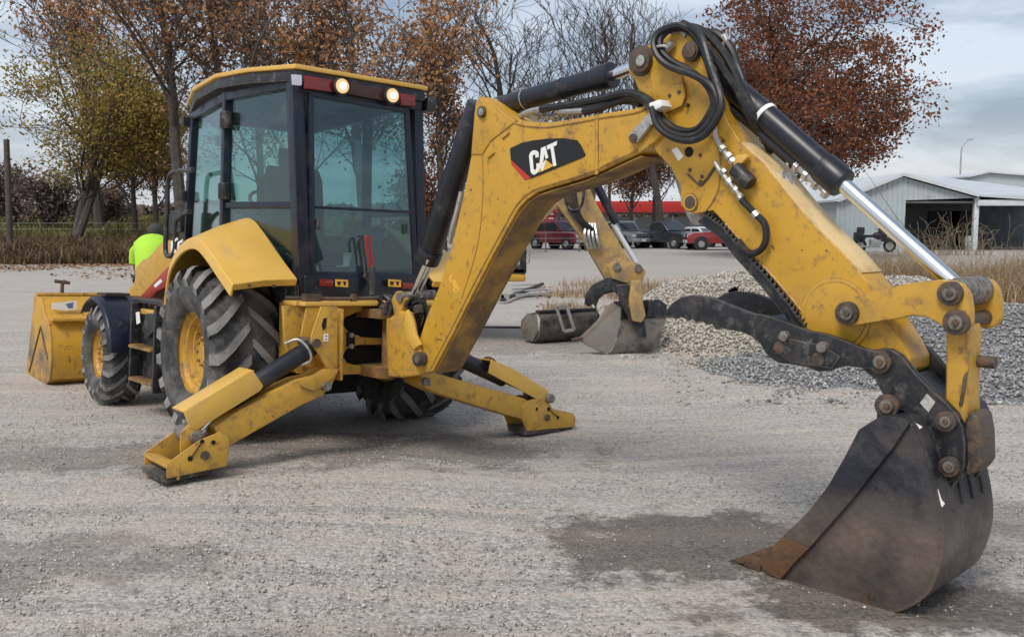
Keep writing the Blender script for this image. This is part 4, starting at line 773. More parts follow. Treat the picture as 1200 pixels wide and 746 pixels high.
g = bcyl(488, 421, .19, -.19, .05); bcyl(488, 421, .2, .18, .03, g, 1); P('pin', g, [PIN, PINM], sp, bevel=.005)
g = bcyl(467, 348, .15, -.17, .035); P('pin', g, PINM, sp)
g = G(); c = bp(462, 420, 0); g.box((c.x, c.y+.16, c.z-.1), (.3, .4, .08)); g.box((c.x, c.y+.16, c.z+.33), (.3, .4, .07)); g.cyl((c.x, c.y+.08, c.z-.16), (c.x, c.y+.08, c.z+.4), .05); P('swing_hinge', g, YELM, sp, bevel=.01)
g = G(); 
for i in range(22):
    o = .12-.3*random.random(); x0 = 448+random.random()*45; g.tube([bp(x0-8, 352+random.random()*20, o+.05), bp(x0+random.uniform(-8, 8), 345+random.random()*10, o), bp(x0+10, 360+random.random()*15, o-.03), bp(x0+random.uniform(-12, 12), 385+random.random()*20, o)], random.uniform(.009, .018), n=6)
P('hose', g, HOSE, sp)
for i in range(10): g = G(); g.box(bp(445+random.random()*45, 344+random.random()*26, random.uniform(-.15, .1)), (.05, .05, .06), Matrix.Rotation(random.random()*3, 3, 'X')); P('valve_block', g, PIN, sp, bevel=.008)
g = G(); g.tube([mp(335, 349, 1, -1.0), mp(400, 350, 1, -1.05), mp(460, 348, 1, -1.1)], .014); g.box(mp(365, 350, 1, -1.05), (.13, .05, .07)); g.box(mp(414, 350, 1, -1.06), (.03, .05, .07)); P('hydraulic_pipe', g, PIN, fr)
# boom
bo = ((494, 438), (487, 430), (491, 398), (500, 370), (515, 334), (531, 281), (546, 213), (552, 181), (556, 133), (558, 119), (563, 113), (572, 115), (581, 121), (592, 132), (605, 140), (620, 143), (640, 144), (662, 141), (685, 137), (705, 133), (741, 128), (757, 123), (770, 122), (779, 130), (782, 143), (778, 156), (766, 168), (750, 179), (728, 189), (705, 200), (685, 208), (665, 214), (645, 220), (630, 225), (617, 234), (606, 247), (595, 267), (578, 298), (557, 338), (532, 388), (507, 435))
g = plate(bo, .13, .26); boom = P('boom', g, YEL, bevel=.012, seg=3)
bel = [(507, 435), (532, 388), (557, 338), (578, 298), (595, 267), (606, 247), (617, 234), (630, 225), (645, 220), (665, 214), (685, 208), (705, 200), (728, 189), (750, 179)]
g = G(); rows = []
for o in (.118, .04, -.04, -.118):
    rows.append([bp(x, y, .13)-BNm*(.13-o)+Vector((0, 0, -.014)) for x, y in bel])
g.sheet(rows); P('belly_plate', g, YELM, boom, thick=.008, bevel=.003)
g = G(); g.tube([bp(x-3, y-3, .131) for x, y in bel], .007, n=6, sub=3); P('weld_seam', g, YELW, boom)
g = G(); g.tube([bp(x, y, .131) for x, y in ((578, 124), (592, 137), (606, 145), (620, 148), (640, 149), (662, 146), (685, 142), (705, 138), (741, 133), (757, 128))], .006, n=6, sub=3); P('weld_seam', g, YELW, boom)
g = plate(((552, 181), (556, 133), (558, 119), (563, 113), (572, 115), (581, 121), (592, 132), (606, 141), (592, 152), (575, 165), (565, 181)), .136, .006); P('reinforcement_plate', g, YEL, boom, bevel=.002)
for a, b in (((552, 135), (549, 300)), ): g = G(); g.tube([bp(560, 150, .131), bp(566, 200, .131), bp(561, 280, .131), bp(541, 350, .131)], .004, n=6); P('weld_seam', g, YEL, boom)
g = plate(((697, 135.5), (701, 134.5), (701, 204), (697, 205)), .134, .004); P('weld_seam', g, YELW, boom)
g = bcyl(563, 131, .155, -.155, .036); bcyl(563, 131, .165, .15, .028, g, 1); P('pin', g, [PIN, ALU], boom, bevel=.006)
for x, y in ((592, 158), (575, 181)):
    g = plate(((x-5, y+3), (x+3, y-4), (x+4, y-2), (x-4, y+5)), .142, .012); P('cast_lug', g, YEL, boom, bevel=.004)
# emblem on the boom
def dec(px, off, m, name, parent, th=.0012): g = plate(px, off, th); return P(name, g, m, parent)
em = dec(((597.5, 174), (611, 167.5), (625, 164.5), (641, 162.6), (660, 162), (676, 164.3), (681, 171), (686, 181.5), (683, 184.5), (622.5, 209), (598.5, 187)), .1345, BLKD, 'emblem_panel', boom, .003)
dec(((598.3, 187), (622.5, 209), (615, 210.8), (599.4, 193)), .134, REDD, 'emblem_flash', em, .003)
k = 4.6625; E_ = lambda pts: [(540+x/k, 100+y/k) for x, y in pts]
LC = E_([(372, 385), (380, 366), (396, 355), (412, 356), (424, 366), (426, 392), (408, 396), (407, 380), (398, 378), (392, 388), (397, 455), (401, 464), (409, 460), (414, 448), (412, 428), (428, 424), (431, 452), (422, 474), (404, 488), (392, 487), (382, 474)])
LA = [E_([(432, 474), (428, 455), (438, 343), (462, 333), (478, 395), (463, 403), (457, 372), (450, 420), (446, 470)]), ]
LT = E_([(469, 330), (526, 304), (523, 327), (506, 336), (522, 437), (505, 444), (490, 344), (473, 352)])
for q in [LC]+LA+[LT]: dec(q, .1365, WHT, 'letter', em, .0015)
dec(E_([(417, 479), (461, 405), (507, 440), (470, 459)]), .1385, YELD, 'emblem_triangle', em, .0015)
dec(E_([(435, 455), (461, 408), (464, 415), (448, 470)]), .1395, WHT, 'emblem_triangle_light', em, .001)
sh = lambda pts: [(500+x/14.92, 310+y/14.92) for x, y in pts]
dec(sh([(380, 240), (420, 175), (460, 200), (430, 250), (470, 300), (430, 320), (400, 285)]), .1325, YELD, 'cast_marking', boom, .002)
dec(sh([(470, 260), (510, 265), (530, 350), (580, 430), (560, 490), (490, 500), (450, 440), (480, 400), (450, 330)]), .1325, YELD, 'cast_marking', boom, .002)
dec(sh([(495, 420), (530, 425), (535, 465), (500, 470)]), .1335, YEL, 'cast_marking', boom, .001)
# boom cylinder (from the swing post to the horns)
g = G(); g.cyl(bp(503, 297, 0), bp(562, 118, 0)+Vector((0, 0, -.02)), .082, n=28); g.cyl(bp(500, 306, 0), bp(505, 292, 0), .09, n=28); bc = P('boom_cylinder', g, BLKC, boom, bevel=.008)
g = G(); g.cyl(bp(481, 350, .045), bp(502, 303, .045), .022, n=16); g.cyl(bp(485, 350, -.03), bp(506, 303, -.03), .03, n=16); P('cylinder_rod', g, CHROME, bc)
g = G(); g.tube([bp(541, 225, .09), bp(535, 250, .1), bp(530, 268, .1), bp(527, 285, .09)], .018); P('hydraulic_pipe', g, ALU, bc)
# stick
st = ((750, 60), (760, 52), (772, 45), (790, 38), (812, 40), (825, 50), (831, 66), (836, 92), (846, 130), (857, 150), (869, 169), (896, 193), (915, 217), (935, 242), (958, 268), (989, 298), (1010, 322), (1023, 339), (1032, 358), (1042, 378), (1055, 398), (1067, 420), (1066, 434), (1056, 441), (1042, 438), (1030, 425), (1012, 412), (985, 407), (960, 396), (948, 384), (926, 354), (898, 320), (873, 294), (856, 270), (846, 259), (835, 247), (824, 249), (815, 251), (804, 248), (797, 240), (797, 219), (786, 197), (770, 180), (760, 165), (754, 145), (752, 118), (744, 96), (736, 84), (737, 70))
g = plate(st, .105, .21); stick = P('stick', g, YEL, bevel=.010, seg=3)
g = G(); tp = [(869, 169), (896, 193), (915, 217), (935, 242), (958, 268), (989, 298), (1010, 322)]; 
g.sheet([[bp(x, y, .105)-BNm*(.105-o)+Vector((0, 0, .010)) for x, y in tp] for o in (.10, 0, -.10)]); P('top_plate', g, SKYDUST, stick, thick=.008, bevel=.002)
g = plate(((760, 70), (775, 60), (795, 72), (800, 92), (799, 120), (790, 132), (775, 130), (765, 118)), .118, .013); plate(((786, 100), (800, 96), (803, 112), (799, 124), (786, 130), (776, 134)), .128, .01, g); P('reinforcement_plate', g, YEL, stick, bevel=.003)
g = G(); c = bp(992, 367, 0); 
for o0, r in ((.113, .172), (.116, .150)): g.cyl(c+BNm*o0, c+BNm*(o0-.02), r, n=48)
P('boss_ring', g, YEL, stick, bevel=.003)
g = bcyl(750, 71, .125, -.125, .080); bcyl(750, 71, .155, .12, .060, g); bcyl(750, 71, .165, .15, .034, g, 1); P('pin', g, [PIN, ALU], stick, bevel=.006)
g = bcyl(808, 60, .14, -.14, .05); bcyl(808, 60, .152, .135, .034, g, 1); P('pin', g, [PIN, PIN], stick, bevel=.006)
g = bcyl(808, 237, .118, -.118, .048, mi=1); bcyl(808, 237, .121, .1, .032, g, 0); P('boss_ring', g, [PIN, YEL], stick, bevel=.004)
g = bcyl(807, 178, .1085, .10, .026); P('hole', g, HOLE, stick)
for x, y in ((820, 182), (795, 108), (784, 112), (803, 123), (794, 80), (808, 199), (820, 213), (822, 207)): g = bcyl(x, y, .135 if x < 804 else .112, .1, .010, n=6); P('bolt', g, PIN, stick)
g = G(); g.tube([bp(x, y, .107) for x, y in ((822, 217), (829, 209), (838, 196))], .008, n=6, sub=1); g.tube([bp(x, y, .107) for x, y in ((806, 204), (813, 211), (821, 218))], .005, n=6, sub=1); P('clip_rod', g, PIN, stick)
g = G(); g.tube([bp(x, y, .106) for x, y in ((822, 150), (842, 172), (843, 215), (836, 235), (828, 246))], .005, n=6); P('weld_seam', g, YELW, stick)
g = G(); g.tube([bp(x, y, .106) for x, y in ((850, 262), (862, 275), (879, 296), (904, 322), (932, 355), (952, 380))], .007, n=6, sub=3); P('weld_seam', g, YELW, stick)
dec(((787, 176), (793, 172), (801, 183), (795, 189)), .109, WHT, 'sticker', stick, .003)
# toothed strip under the stick
g = G(); T0 = [bp(x, y, .09) for x, y in ((826, 250), (850, 266), (873, 294), (898, 321), (926, 355), (947, 384))]
dense = []
for i in range(len(T0)-1): dense += [T0[i].lerp(T0[i+1], t/6) for t in range(6)]
dense.append(T0[-1])
top = [p+Vector((0, 0, .0)) for p in dense]; 
prof_ = [p-UP*.0 for p in dense]; und = [p+Vector((0, 0, -.045))-BDm*.045 for p in dense[::-1]]
g.prism(prof_+und, BNm*-.18); 
for i in range(len(dense)-1):
    m = dense[i].lerp(dense[i+1], .5); g.prism([dense[i]+BNm*.035, dense[i+1]+BNm*.035, m+BNm*.035+(BDm*.02+Vector((0, 0, .02)))], BNm*-.035)
P('toothed_strip', g, BLKP, stick, bevel=.003)
# stick cylinder
g = G(); a, b = bp(578, 127, 0), bp(718, 88, 0); d = (b-a).normalized(); g.cyl(a, b-d*.06, .062, n=28); g.cyl(b-d*.12, b, .074, n=28); g.cyl(a.lerp(b, .62), a.lerp(b, .62)+d*.012, .067, n=28)
sc_ = P('stick_cylinder', g, BLKC, boom, bevel=.008)
g = G(); g.cyl(b, bp(742, 79, 0), .034, n=20); P('cylinder_rod', g, CHROME, sc_)
g = G(); q = a.lerp(b, .30); g.cyl(q, q+d*.008, .066, n=24); P('cable_tie', g, ALU, sc_)
def hoses(paths, r, parent, m=HOSE, name='hose'):
    for pth in paths:
        g = G(); g.tube([bp(*q) for q in pth], r, n=8, sub=6); P(name, g, m, parent)
hoses([[(609, 137, .06), (620, 131, .09), (634, 128, .1)], [(652, 130, .08), (664, 131, .1), (684, 130, .1)]], .018, boom, ALU, 'hydraulic_pipe')
hoses([[(634, 128, .1), (660, 124, .1), (700, 117, .11), (735, 109, .12), (758, 116, .16), (768, 126, .2)], [(684, 131, .1), (705, 126, .1), (735, 115, .1), (755, 118, .14), (766, 128, .18)],
       [(650, 136, .0), (690, 127, .02), (730, 118, .05), (752, 122, .1)]], .022, boom)
g = G()
for i in range(9): g.cyl(bp(626+i*6, 133+random.uniform(-4, 5), .05), bp(632+i*6, 134+random.uniform(-4, 5), .07), .016, n=6)
P('pipe_fitting', g, ALU, boom)
hoses([[(766, 124, .21), (772, 141, .22), (785, 155, .23), (804, 160, .23), (821, 155, .23), (836, 136, .22), (841, 117, .22), (833, 100, .21), (812, 88, .2), (785, 78, .2), (771, 66, .2), (766, 50, .19), (774, 37, .17), (795, 30, .15), (811, 38, .13), (824, 58, .13), (832, 83, .14), (840, 110, .13), (844, 130, .12)],
       [(770, 123, .17), (776, 138, .18), (790, 150, .18), (806, 154, .18), (820, 149, .18), (832, 132, .18), (836, 118, .18), (828, 100, .18), (810, 84, .17), (788, 72, .17), (776, 60, .17), (774, 46, .16), (784, 36, .14), (802, 34, .12), (817, 46, .1), (828, 70, .1), (838, 95, .1), (846, 122, .1)],
       [(764, 126, .24), (770, 146, .25), (784, 159, .25), (806, 165, .25), (826, 158, .25), (842, 136, .25), (845, 116, .24), (838, 92, .22), (830, 68, .2), (824, 48, .18), (816, 36, .15), (800, 27, .12)]], .018, stick)
hoses([[(800, 30, .0), (822, 36, .02), (840, 52, .04), (856, 75, .06), (870, 105, .07), (884, 134, .06), (896, 152, .0), (915, 175, -.06)], [(812, 40, .05), (832, 60, .07), (850, 85, .08), (866, 110, .09), (878, 135, .08), (892, 155, .0), (905, 178, -.07)],
       [(826, 43, -.05), (836, 38, -.05), (848, 46, -.05), (858, 60, -.05), (865, 80, -.05), (872, 100, -.03)]], .022, stick)
hoses([[(788, 38, .1), (798, 34, .1), (806, 42, .1)], [(774, 62, .12), (783, 56, .13), (788, 50, .13)], [(848, 42, -.05), (851, 50, -.05), (845, 58, -.05)]], .022, stick, ALU, 'hydraulic_pipe')
hoses([[(770, 55, .19), (778, 54, .19), (782, 56, .18)]], .008, stick, ALU, 'cable_tie')
# swivel clamp at the boom nose
g = plate(((736, 158), (756, 138), (764, 144), (746, 167), (739, 167)), .165, .03); plate(((753, 140), (760, 132), (768, 138), (764, 147), (757, 145)), .185, .05, g); cl = P('hose_clamp', g, ALU, boom, bevel=.006)
g = bcyl(741, 162, .175, .15, .024); P('pin', g, PIN, cl)
g = plate(((759, 121), (772, 116), (777, 124), (763, 132)), .245, .09); P('clamp_band', g, WHT, cl, bevel=.012)
# valve group on the stick
hoses([[(838, 140, .12), (838, 152, .13), (840, 164, .13), (850, 179, .13)], [(850, 179, .13), (856, 186, .13), (861, 191, .13)], [(838, 190, .14), (843, 198, .14), (852, 210, .14), (861, 221, .14), (869, 232, .14)]], .013, stick, ALU, 'hydraulic_pipe')
g = G()
for x, y in ((845, 172), (852, 181), (857, 187), (846, 200), (853, 211), (860, 220), (866, 229)): g.cyl(bp(x, y, .135), bp(x+4, y+4, .135), .022, n=6)
P('pipe_fitting', g, ALU, stick, bevel=.002)
g = G(); g.cyl(bp(861, 197, .145), bp(880, 216, .145), .040, n=20); P('filter_canister', g, BLKP, stick, bevel=.012)
g = plate(((862, 182), (874, 180), (876, 184), (866, 194), (858, 196)), .15, .03); P('valve_bracket', g, YELP, stick, bevel=.004)
hoses([[(869, 234, .14), (884, 249, .145), (896, 262, .15), (898, 278, .15), (893, 291, .15), (882, 297, .14), (872, 291, .13), (866, 282, .1)]], .017, stick)
hoses([[(884, 249, .146), (888, 254, .147)]], .021, stick, ALU, 'hose_ferrule')
hoses([[(790, 185, -.1), (812, 252, -.05), (824, 254, .0), (834, 262, .05)]], .03, stick, ALU, 'hydraulic_pipe')
# bucket cylinder
a, b = bp(812, 62, 0), bp(988, 216, 0); d = (b-a).normalized(); g = G(); g.cyl(a, b, .063, n=30); g.cyl(b-d*.14, b, .072, n=30); bk = P('bucket_cylinder', g, BLKC, stick, bevel=.008)
g = G(); g.cyl(b, bp(1122, 336, 0), .036, n=24); P('cylinder_rod', g, CHROME, bk)
q = a.lerp(b, .50); g = G(); g.cyl(q, q+d*.022, .068, n=28); P('clamp_band', g, WHT, bk)
g = G(); off = Vector((0, 0, -.085))-BDm*.02; g.tube([a.lerp(b, .18)+off*1.1, a.lerp(b, .45)+off, a.lerp(b, .74)+off*.95], .024); P('hydraulic_pipe', g, BLKC, bk)
g = G(); g.tube([a.lerp(b, .74)+off*.95, a.lerp(b, .84)+off*.95, a.lerp(b, .93)+off*.9], .022, n=10); [g.cyl(a.lerp(b, t)+off, a.lerp(b, t+.02)+off, .034, n=6) for t in (.74, .8, .86, .92)]; P('pipe_fitting', g, ALU, bk)
g = G(); g.tube([bp(840, 150, -.02), bp(862, 165, 0), bp(880, 170, 0), bp(885, 190, 0), bp(900, 196, 0), bp(925, 216, .0), bp(918, 205, .02)], .016); g.box(bp(918, 208, 0), (.1, .06, .05)); P('pipe_bracket', g, ALU, stick)
# linkage
lk_ = ((978, 363), (982, 353), (992, 348), (1010, 346), (1031, 340), (1054, 334), (1078, 330), (1102, 328), (1116, 329), (1127, 333), (1135, 345), (1138, 362), (1138, 380), (1131, 390), (1118, 393), (1108, 387), (1098, 378), (1085, 371), (1069, 370), (1048, 374), (1015, 379), (996, 383), (985, 382), (978, 374))
g = plate(lk_, .19, .045); l1 = P('bucket_link', g, YELW, bevel=.008, seg=3)
g = G(); near = [bp(x, y, .19) for x, y in lk_]; g.prism([q-BNm*.335 for q in near], BNm*-.045); l2 = P('bucket_link', g, YELW, bevel=.008, seg=3)
for (x, y), r in (((991, 367), .052), ((1112, 344), .050), ((1119, 378), .052)): pin(x, y, .195, r, l1)
c = bp(1112, 344, .19); g = G(); g.cyl(c-BNm*.05, c-BNm*.335, .062, n=24); P('rod_eye', g, PINM, bk, bevel=.006)
c2 = bp(1119, 378, .19); g = G(); g.cyl(c2-BNm*.03, c2-BNm*.40, .03, n=24); g.cyl(c-BNm*.03, c-BNm*.40, .03, n=24); g.cyl(c-BNm*.37, c-BNm*.42, .05); g.cyl(c2-BNm*.37, c2-BNm*.42, .05); P('pin', g, PIN, l2, bevel=.005)
g = plate(((1108, 377), (1119, 369), (1131, 374), (1135, 388), (1134, 420), (1133, 470), (1134, 488), (1128, 500), (1118, 500), (1110, 488), (1107, 470), (1108, 420)), .135, .15)
pl_ = P('power_link', g, YELW, bevel=.014, seg=3)
g = G(); q = bp(1134, 424, .08)+BNm*-.06+BDm*.03; g.cyl(q-BDm*.02+UP*.0, q+BDm*.06, .026); g.tube([bp(1128, 380, .145)-BNm*.02, bp(1131, 420, .14)-BNm*.03, bp(1130, 450, .14), bp(1126, 475, .135)], .008); P('grease_fitting', g, PIN, pl_)
# quick coupler
co = ((1006, 428), (1009, 417), (1018, 411), (1033, 408), (1044, 409), (1056, 417), (1073, 438), (1090, 455), (1108, 471), (1121, 485), (1128, 500), (1131, 520), (1131, 545), (1124, 562), (1110, 566), (1100, 548), (1098, 520), (1089, 505), (1068, 487), (1048, 476), (1034, 462), (1025, 444), (1016, 437))
g = plate(co, .185, .04); cp = P('coupler', g, BLKP, bevel=.008, seg=3)
g = G(); g.prism([bp(x, y, .185)-BNm*.30 for x, y in co], BNm*-.04); P('coupler_plate', g, BLKP, cp, bevel=.008)
for (x, y), r in (((1030, 424), .05), ((1038, 476), .052), ((1107, 494), .042), ((1111, 547), .042)): pin(x, y, .19, r, cp)
for (x, y) in ((1030, 424), (1038, 476), (1107, 494), (1111, 547)): c = bp(x, y, .19); g = G(); g.cyl(c-BNm*.03, c-BNm*.36, .032, n=16); P('pin', g, PINM, cp)
g = plate(((1078, 472), (1086, 461), (1096, 471), (1088, 483)), .189, .004); P('sticker', g, mat('dirty_sticker', (.5, .49, .46), .6, dirt=(.2, .18, .16), dirt_amt=.5, dscale=30), cp)
g = G(); g.prism([bp(x, y, .185)-BNm*.06 for x, y in ((1060, 440), (1110, 485), (1133, 500), (1136, 545), (1126, 556), (1105, 540), (1085, 500), (1050, 470))], BNm*-.22); P('coupler_body', g, BLKP, cp, bevel=.012)
g = G(); g.prism([bp(x, y, .185)-BNm*.03 for x, y in ((1132, 484), (1143, 488), (1147, 512), (1148, 545), (1140, 556), (1128, 560), (1124, 530), (1126, 505))], BNm*-.16); P('latch_block', g, PIN, cp, bevel=.016, seg=3)
g = G(); g.prism([bp(x, y, .185)-BNm*.20 for x, y in ((1112, 470), (1125, 478), (1135, 505), (1125, 512), (1108, 500))], BNm*-.05); P('latch_arm', g, BLKP, cp, bevel=.008)
# digging bucket
BW = .27
side = [(1032, 487), (1052, 485), (1072, 494), (1082, 515), (1089, 545), (1093, 563), (1100, 592), (1105, 625), (1103, 652), (1096, 676), (1086, 696), (1068, 708), (1045, 716), (1012, 717), (985, 711), (955, 700), (928, 687), (900, 672), (884, 661), (912, 634), (945, 602), (970, 570), (990, 535), (1006, 503)]
g = plate(side, BW, .02); g.prism([bp(x, y, BW)-BNm*(2*BW-.02) for x, y in side], BNm*-.02)
bu = P('digging_bucket', g, BUCK, bevel=.005)
wrap = [(1036, 489), (1054, 486), (1072, 494), (1084, 516), (1092, 545), (1100, 577), (1106, 610), (1107, 640), (1101, 668), (1089, 694), (1068, 710), (1045, 717.5), (1012, 718.5), (985, 712.5), (955, 701.5), (928, 688), (900, 673), (884, 662)]
C3 = [bp(x, y, BW) for x, y in wrap]; 
Q = []
for i in range(len(C3)-1):
    p0, p1, p2, p3 = C3[max(i-1, 0)], C3[i], C3[i+1], C3[min(i+2, len(C3)-1)]
    for t in (0, .25, .5, .75): Q.append(.5*(2*p1+(p2-p0)*t+(2*p0-5*p1+4*p2-p3)*t*t+(3*p1-p0-3*p2+p3)*t**3))
Q.append(C3[-1])
g = G(); g.sheet([[q+BNm*(.004-(2*BW+.008)*k/8) for q in Q] for k in range(9)]); P('wrapper_plate', g, BUCK, bu, thick=.016, ang=50)
for k in range(4):
    g = G(); o = BNm*-(.10+k*.115); cc = Vector(bp(1010, 600, BW))
    rows = [[q+o+BNm*s*.018+(q-cc).normalized()*.009 for q in Q[10:24]] for s in (-1, 1)]
    g.sheet(rows); P('wear_strip', g, BUCK, bu, thick=.018, bevel=.004)
g = plate(((1032, 488), (1052, 487), (1066, 495), (1046, 525), (1022, 555), (1000, 583), (972, 615), (948, 642), (917, 628), (945, 601), (970, 569), (990, 534), (1005, 505)), BW+.025, .028); P('side_cutter', g, BUCK, bu, bevel=.006)
g = plate(((917, 628), (948, 642), (930, 660), (914, 679), (897, 671), (888, 657)), BW+.028, .03); P('side_cutter', g, RUST, bu, bevel=.006)
g = G(); g.prism([q-BNm*(2*BW+.02) for q in [bp(x, y, BW+.028) for x, y in ((917, 628), (948, 642), (930, 660), (914, 680), (895, 671), (880, 660))]], BNm*-.03); P('side_cutter', g, RUST, bu, bevel=.006)
g = G(); q0, q1 = bp(884, 660, BW), bp(905, 675, BW); g.prism([q0+UP*.012, q1+UP*.012, q1-UP*.018, q0-UP*.018], BNm*-2*BW); P('cutting_edge', g, RUST, bu, bevel=.004)
for k in range(5):
    o = BNm*-(.02+k*(2*BW-.10)/4)+BDm*.012*k; g = G(); a = bp(893, 664, BW)+o; b = bp(872, 656, BW)+o; t = bp(848, 659, BW)+o
    g.beam(a, b, .07, .05, mi=0, w1=.06, d1=.045); g.beam(b, t, .048, .036, w1=.03, d1=.006, mi=1); g.cyl(b+BNm*.035, b-BNm*.035, .014)
    P('tooth', g, [RUST, RUSTT], bu, bevel=.005)
g = plate(((1055, 470), (1075, 478), (1098, 505), (1122, 540), (1123, 560), (1113, 576), (1108, 600), (1098, 590), (1088, 552), (1080, 522), (1066, 497)), .165, .03)
g.prism([bp(x, y, .165)-BNm*.29 for x, y in ((1055, 470), (1075, 478), (1098, 505), (1122, 540), (1123, 560), (1113, 576), (1108, 600), (1098, 590), (1088, 552), (1080, 522), (1066, 497))], BNm*-.03); P('bucket_ear', g, BLKP, bu, bevel=.008)
g = G(); g.cyl(bp(1040, 488, .17), bp(1040, 488, .17)-BNm*.34, .05); P('bucket_tube', g, BLKP, bu, bevel=.006)
g = plate(((1062, 494), (1067, 492), (1081, 500), (1077, 503)), BW+.0015, .003); P('sticker', g, WHT, bu)
g = plate(((1096, 574), (1099, 573), (1103, 585), (1107, 590), (1104, 594), (1099, 584)), BW+.003, .004); P('sticker', g, WHT, bu)
g = plate(((1008, 716), (1009, 702), (1013, 696), (1018, 704), (1024, 716)), BW+.0015, .002); P('rust_patch', g, RUST, bu)
# thumb
th_ = [(778, 372), (780, 364), (787, 355), (798, 348), (810, 345.5), (824, 347), (838, 350), (850, 355), (866, 361), (882, 367), (900, 370), (918, 376), (935, 383), (950, 388), (968, 391), (990, 399), (1012, 408), (1030, 412), (1034, 424), (1026, 433), (1008, 431), (992, 429), (982, 431), (974, 434), (960, 436), (946, 431), (930, 427), (916, 426), (908, 423), (898, 415), (890, 402), (880, 394), (868, 389), (856, 387), (846, 384.5), (842, 386), (838, 386), (834, 379), (828, 381), (824, 377), (820, 377.5), (814, 377), (810, 371), (806, 376), (801, 373), (796, 371), (792, 374), (786, 372)]
g = plate(th_, .215, .03); tb = P('thumb', g, BLKP, bevel=.005)
far = [bp(x, y, .215) for x, y in th_]; g = G(); g.prism([q-BNm*.40 for q in far], BNm*-.03); P('thumb_plate', g, BLKP, tb, bevel=.005)
for x, y in ((905, 400), (975, 415), (1005, 420)): c = bp(x, y, .2); g = G(); g.cyl(c, c-BNm*.4, .032, n=14); P('thumb_crossbar', g, BLKP, tb)
g = G(); g.prism([bp(x, y, .19) for x, y in ((885, 372), (950, 392), (950, 398), (885, 378))], BNm*-.39); P('thumb_web', g, BLKP, tb, bevel=.004)
for (x, y), r, mm in (((917, 394), .024, PINM), ((962, 407), .026, PINM), ((913, 407), .03, PIN), ((958, 421), .032, PIN)): g = bcyl(x, y, .225 if mm is PIN else .245, .2, r, n=16); P('pin', g, mm, tb, bevel=.005)
g = plate(((905, 408), (925, 396), (965, 405), (985, 418), (975, 432), (950, 428), (925, 424)), .222, .006); P('reinforcement_plate', g, BLKP, tb, bevel=.002)
# ---------------- buildings ----------------
SID = mat('ribbed_steel_siding', (.44, .50, .52), .55, var=.05, dirt=(.3, .3, .28), dirt_amt=.15, dscale=1)
ROOF = mat('pale_steel_roof', (.56, .60, .62), .5, var=.08, vscale=.6)
DARKIN = mat('shed_interior', (.12, .13, .14), .9, var=.3, vscale=1)
TRIM = mat('white_trim', (.60, .63, .65), .5)
BY = 58.
def bx(px): return X_(px, BY)
sx0, sxr, sx1 = bx(978), bx(1052), bx(1140)          # gable: left wall, ridge, porch corner
t = thing('steel_shed', 'pale blue grey steel shed with an open porch at the right', 'shed', (0, 0, 0))
eL, rd, eR = H_at(236, BY), H_at(206, BY), H_at(230, BY)
xm = bx(1052); op = bx(1058)
g = G(); g.prism([(sx0, BY, 0), (op, BY, 0), (op, BY, H_at(235, BY)), (sx1, BY, eR-.12), (xm, BY, rd-.1), (sx0, BY, eL-.1)], (0, .15, 0)); g.prism([(sx0, BY+.2, 0), (sx0, BY+14, 0), (sx0, BY+14, eL), (sx0, BY+.2, eL)], (.15, 0, 0))
w = build('wall', g, SID, t)
g = G(); x = sx0+.2
while x < sx1-.3:
    zt = eL+(rd-eL)*(x-sx0)/(xm-sx0) if x < xm else rd+(eR-rd)*(x-xm)/(sx1-xm); zb = 0 if x < op else H_at(235, BY)+(eR-.12-H_at(235, BY))*(x-op)/(sx1-op)
    g.box((x, BY-.02, (zb+zt-.15)/2), (.05, .04, max(zt-.15-zb, .05))); x += .32
o = build('ribs', g, SID, w); o['kind'] = 'stuff'
g = G(); g.prism([(sx0-.3, BY-.3, eL-.05), (xm, BY-.3, rd), (xm, BY-.3, rd+.12), (sx0-.3, BY-.3, eL+.07)], (0, 14.5, 0)); g.prism([(xm, BY-.3, rd), (sx1+.2, BY-.3, eR-.05), (sx1+.2, BY-.3, eR+.07), (xm, BY-.3, rd+.12)], (0, 14.5, 0))
xr = bx(1290); g.prism([(sx1+.2, BY-.3, eR-.05), (xr, BY-.3, H_at(240, BY)), (xr, BY-.3, H_at(240, BY)+.3), (sx1+.2, BY-.3, eR+.07), ], (0, .2, 0))
g.add([(xm, BY+14, rd+.12), (xm, BY-.3, rd+.12), (sx1+.2, BY-.3, eR+.075), (xr, BY-.3, H_at(239, BY)+.31), (xr, BY+14, rd+.12)], [(0, 1, 2, 3, 4)])
build('roof', g, ROOF, t)
g = G(); g.box(((sx0+xm)/2, BY-.32, (eL+rd)/2+.02), (((sx0-xm)**2+(eL-rd)**2)**.5, .03, .16), Matrix.Rotation(-math.atan2(rd-eL, xm-sx0), 3, 'Y')); build('roof_trim', g, TRIM, t)
g = G(); g.box(((xm+sx1)/2, BY-.34, (eR+rd)/2+.01), (((sx1-xm)**2+(eR-rd)**2)**.5, .03, .16), Matrix.Rotation(math.atan2(rd-eR, sx1-xm), 3, 'Y')); build('roof_trim', g, TRIM, t)
g = G(); g.box(((sx1+xr)/2, BY-.1, H_at(237, BY)-.05), (xr-sx1, .2, .35)); build('porch_beam', g, TRIM, t, bevel=.01)
g = G(); g.box((sx1+.05, BY+.1, (eR-.1)/2), (.28, .28, eR-.1)); build('porch_post', g, TRIM, t, bevel=.02)
g = G(); g.box((op-.1, BY+.5, 1.6), (.3, .3, 3.2)); build('porch_post', g, DARKIN, t, bevel=.02)
g = G(); g.box(((op+xr)/2, BY+9, 1.8), (xr-op, .2, 3.6)); g.box((op-.25, BY+4.9, 1.75), (.2, 9, 3.5)); g.box(((op+xr)/2, BY+4.5, H_at(238, BY)+.05), (xr-op, 9, .1)); build('inner_wall', g, DARKIN, t)
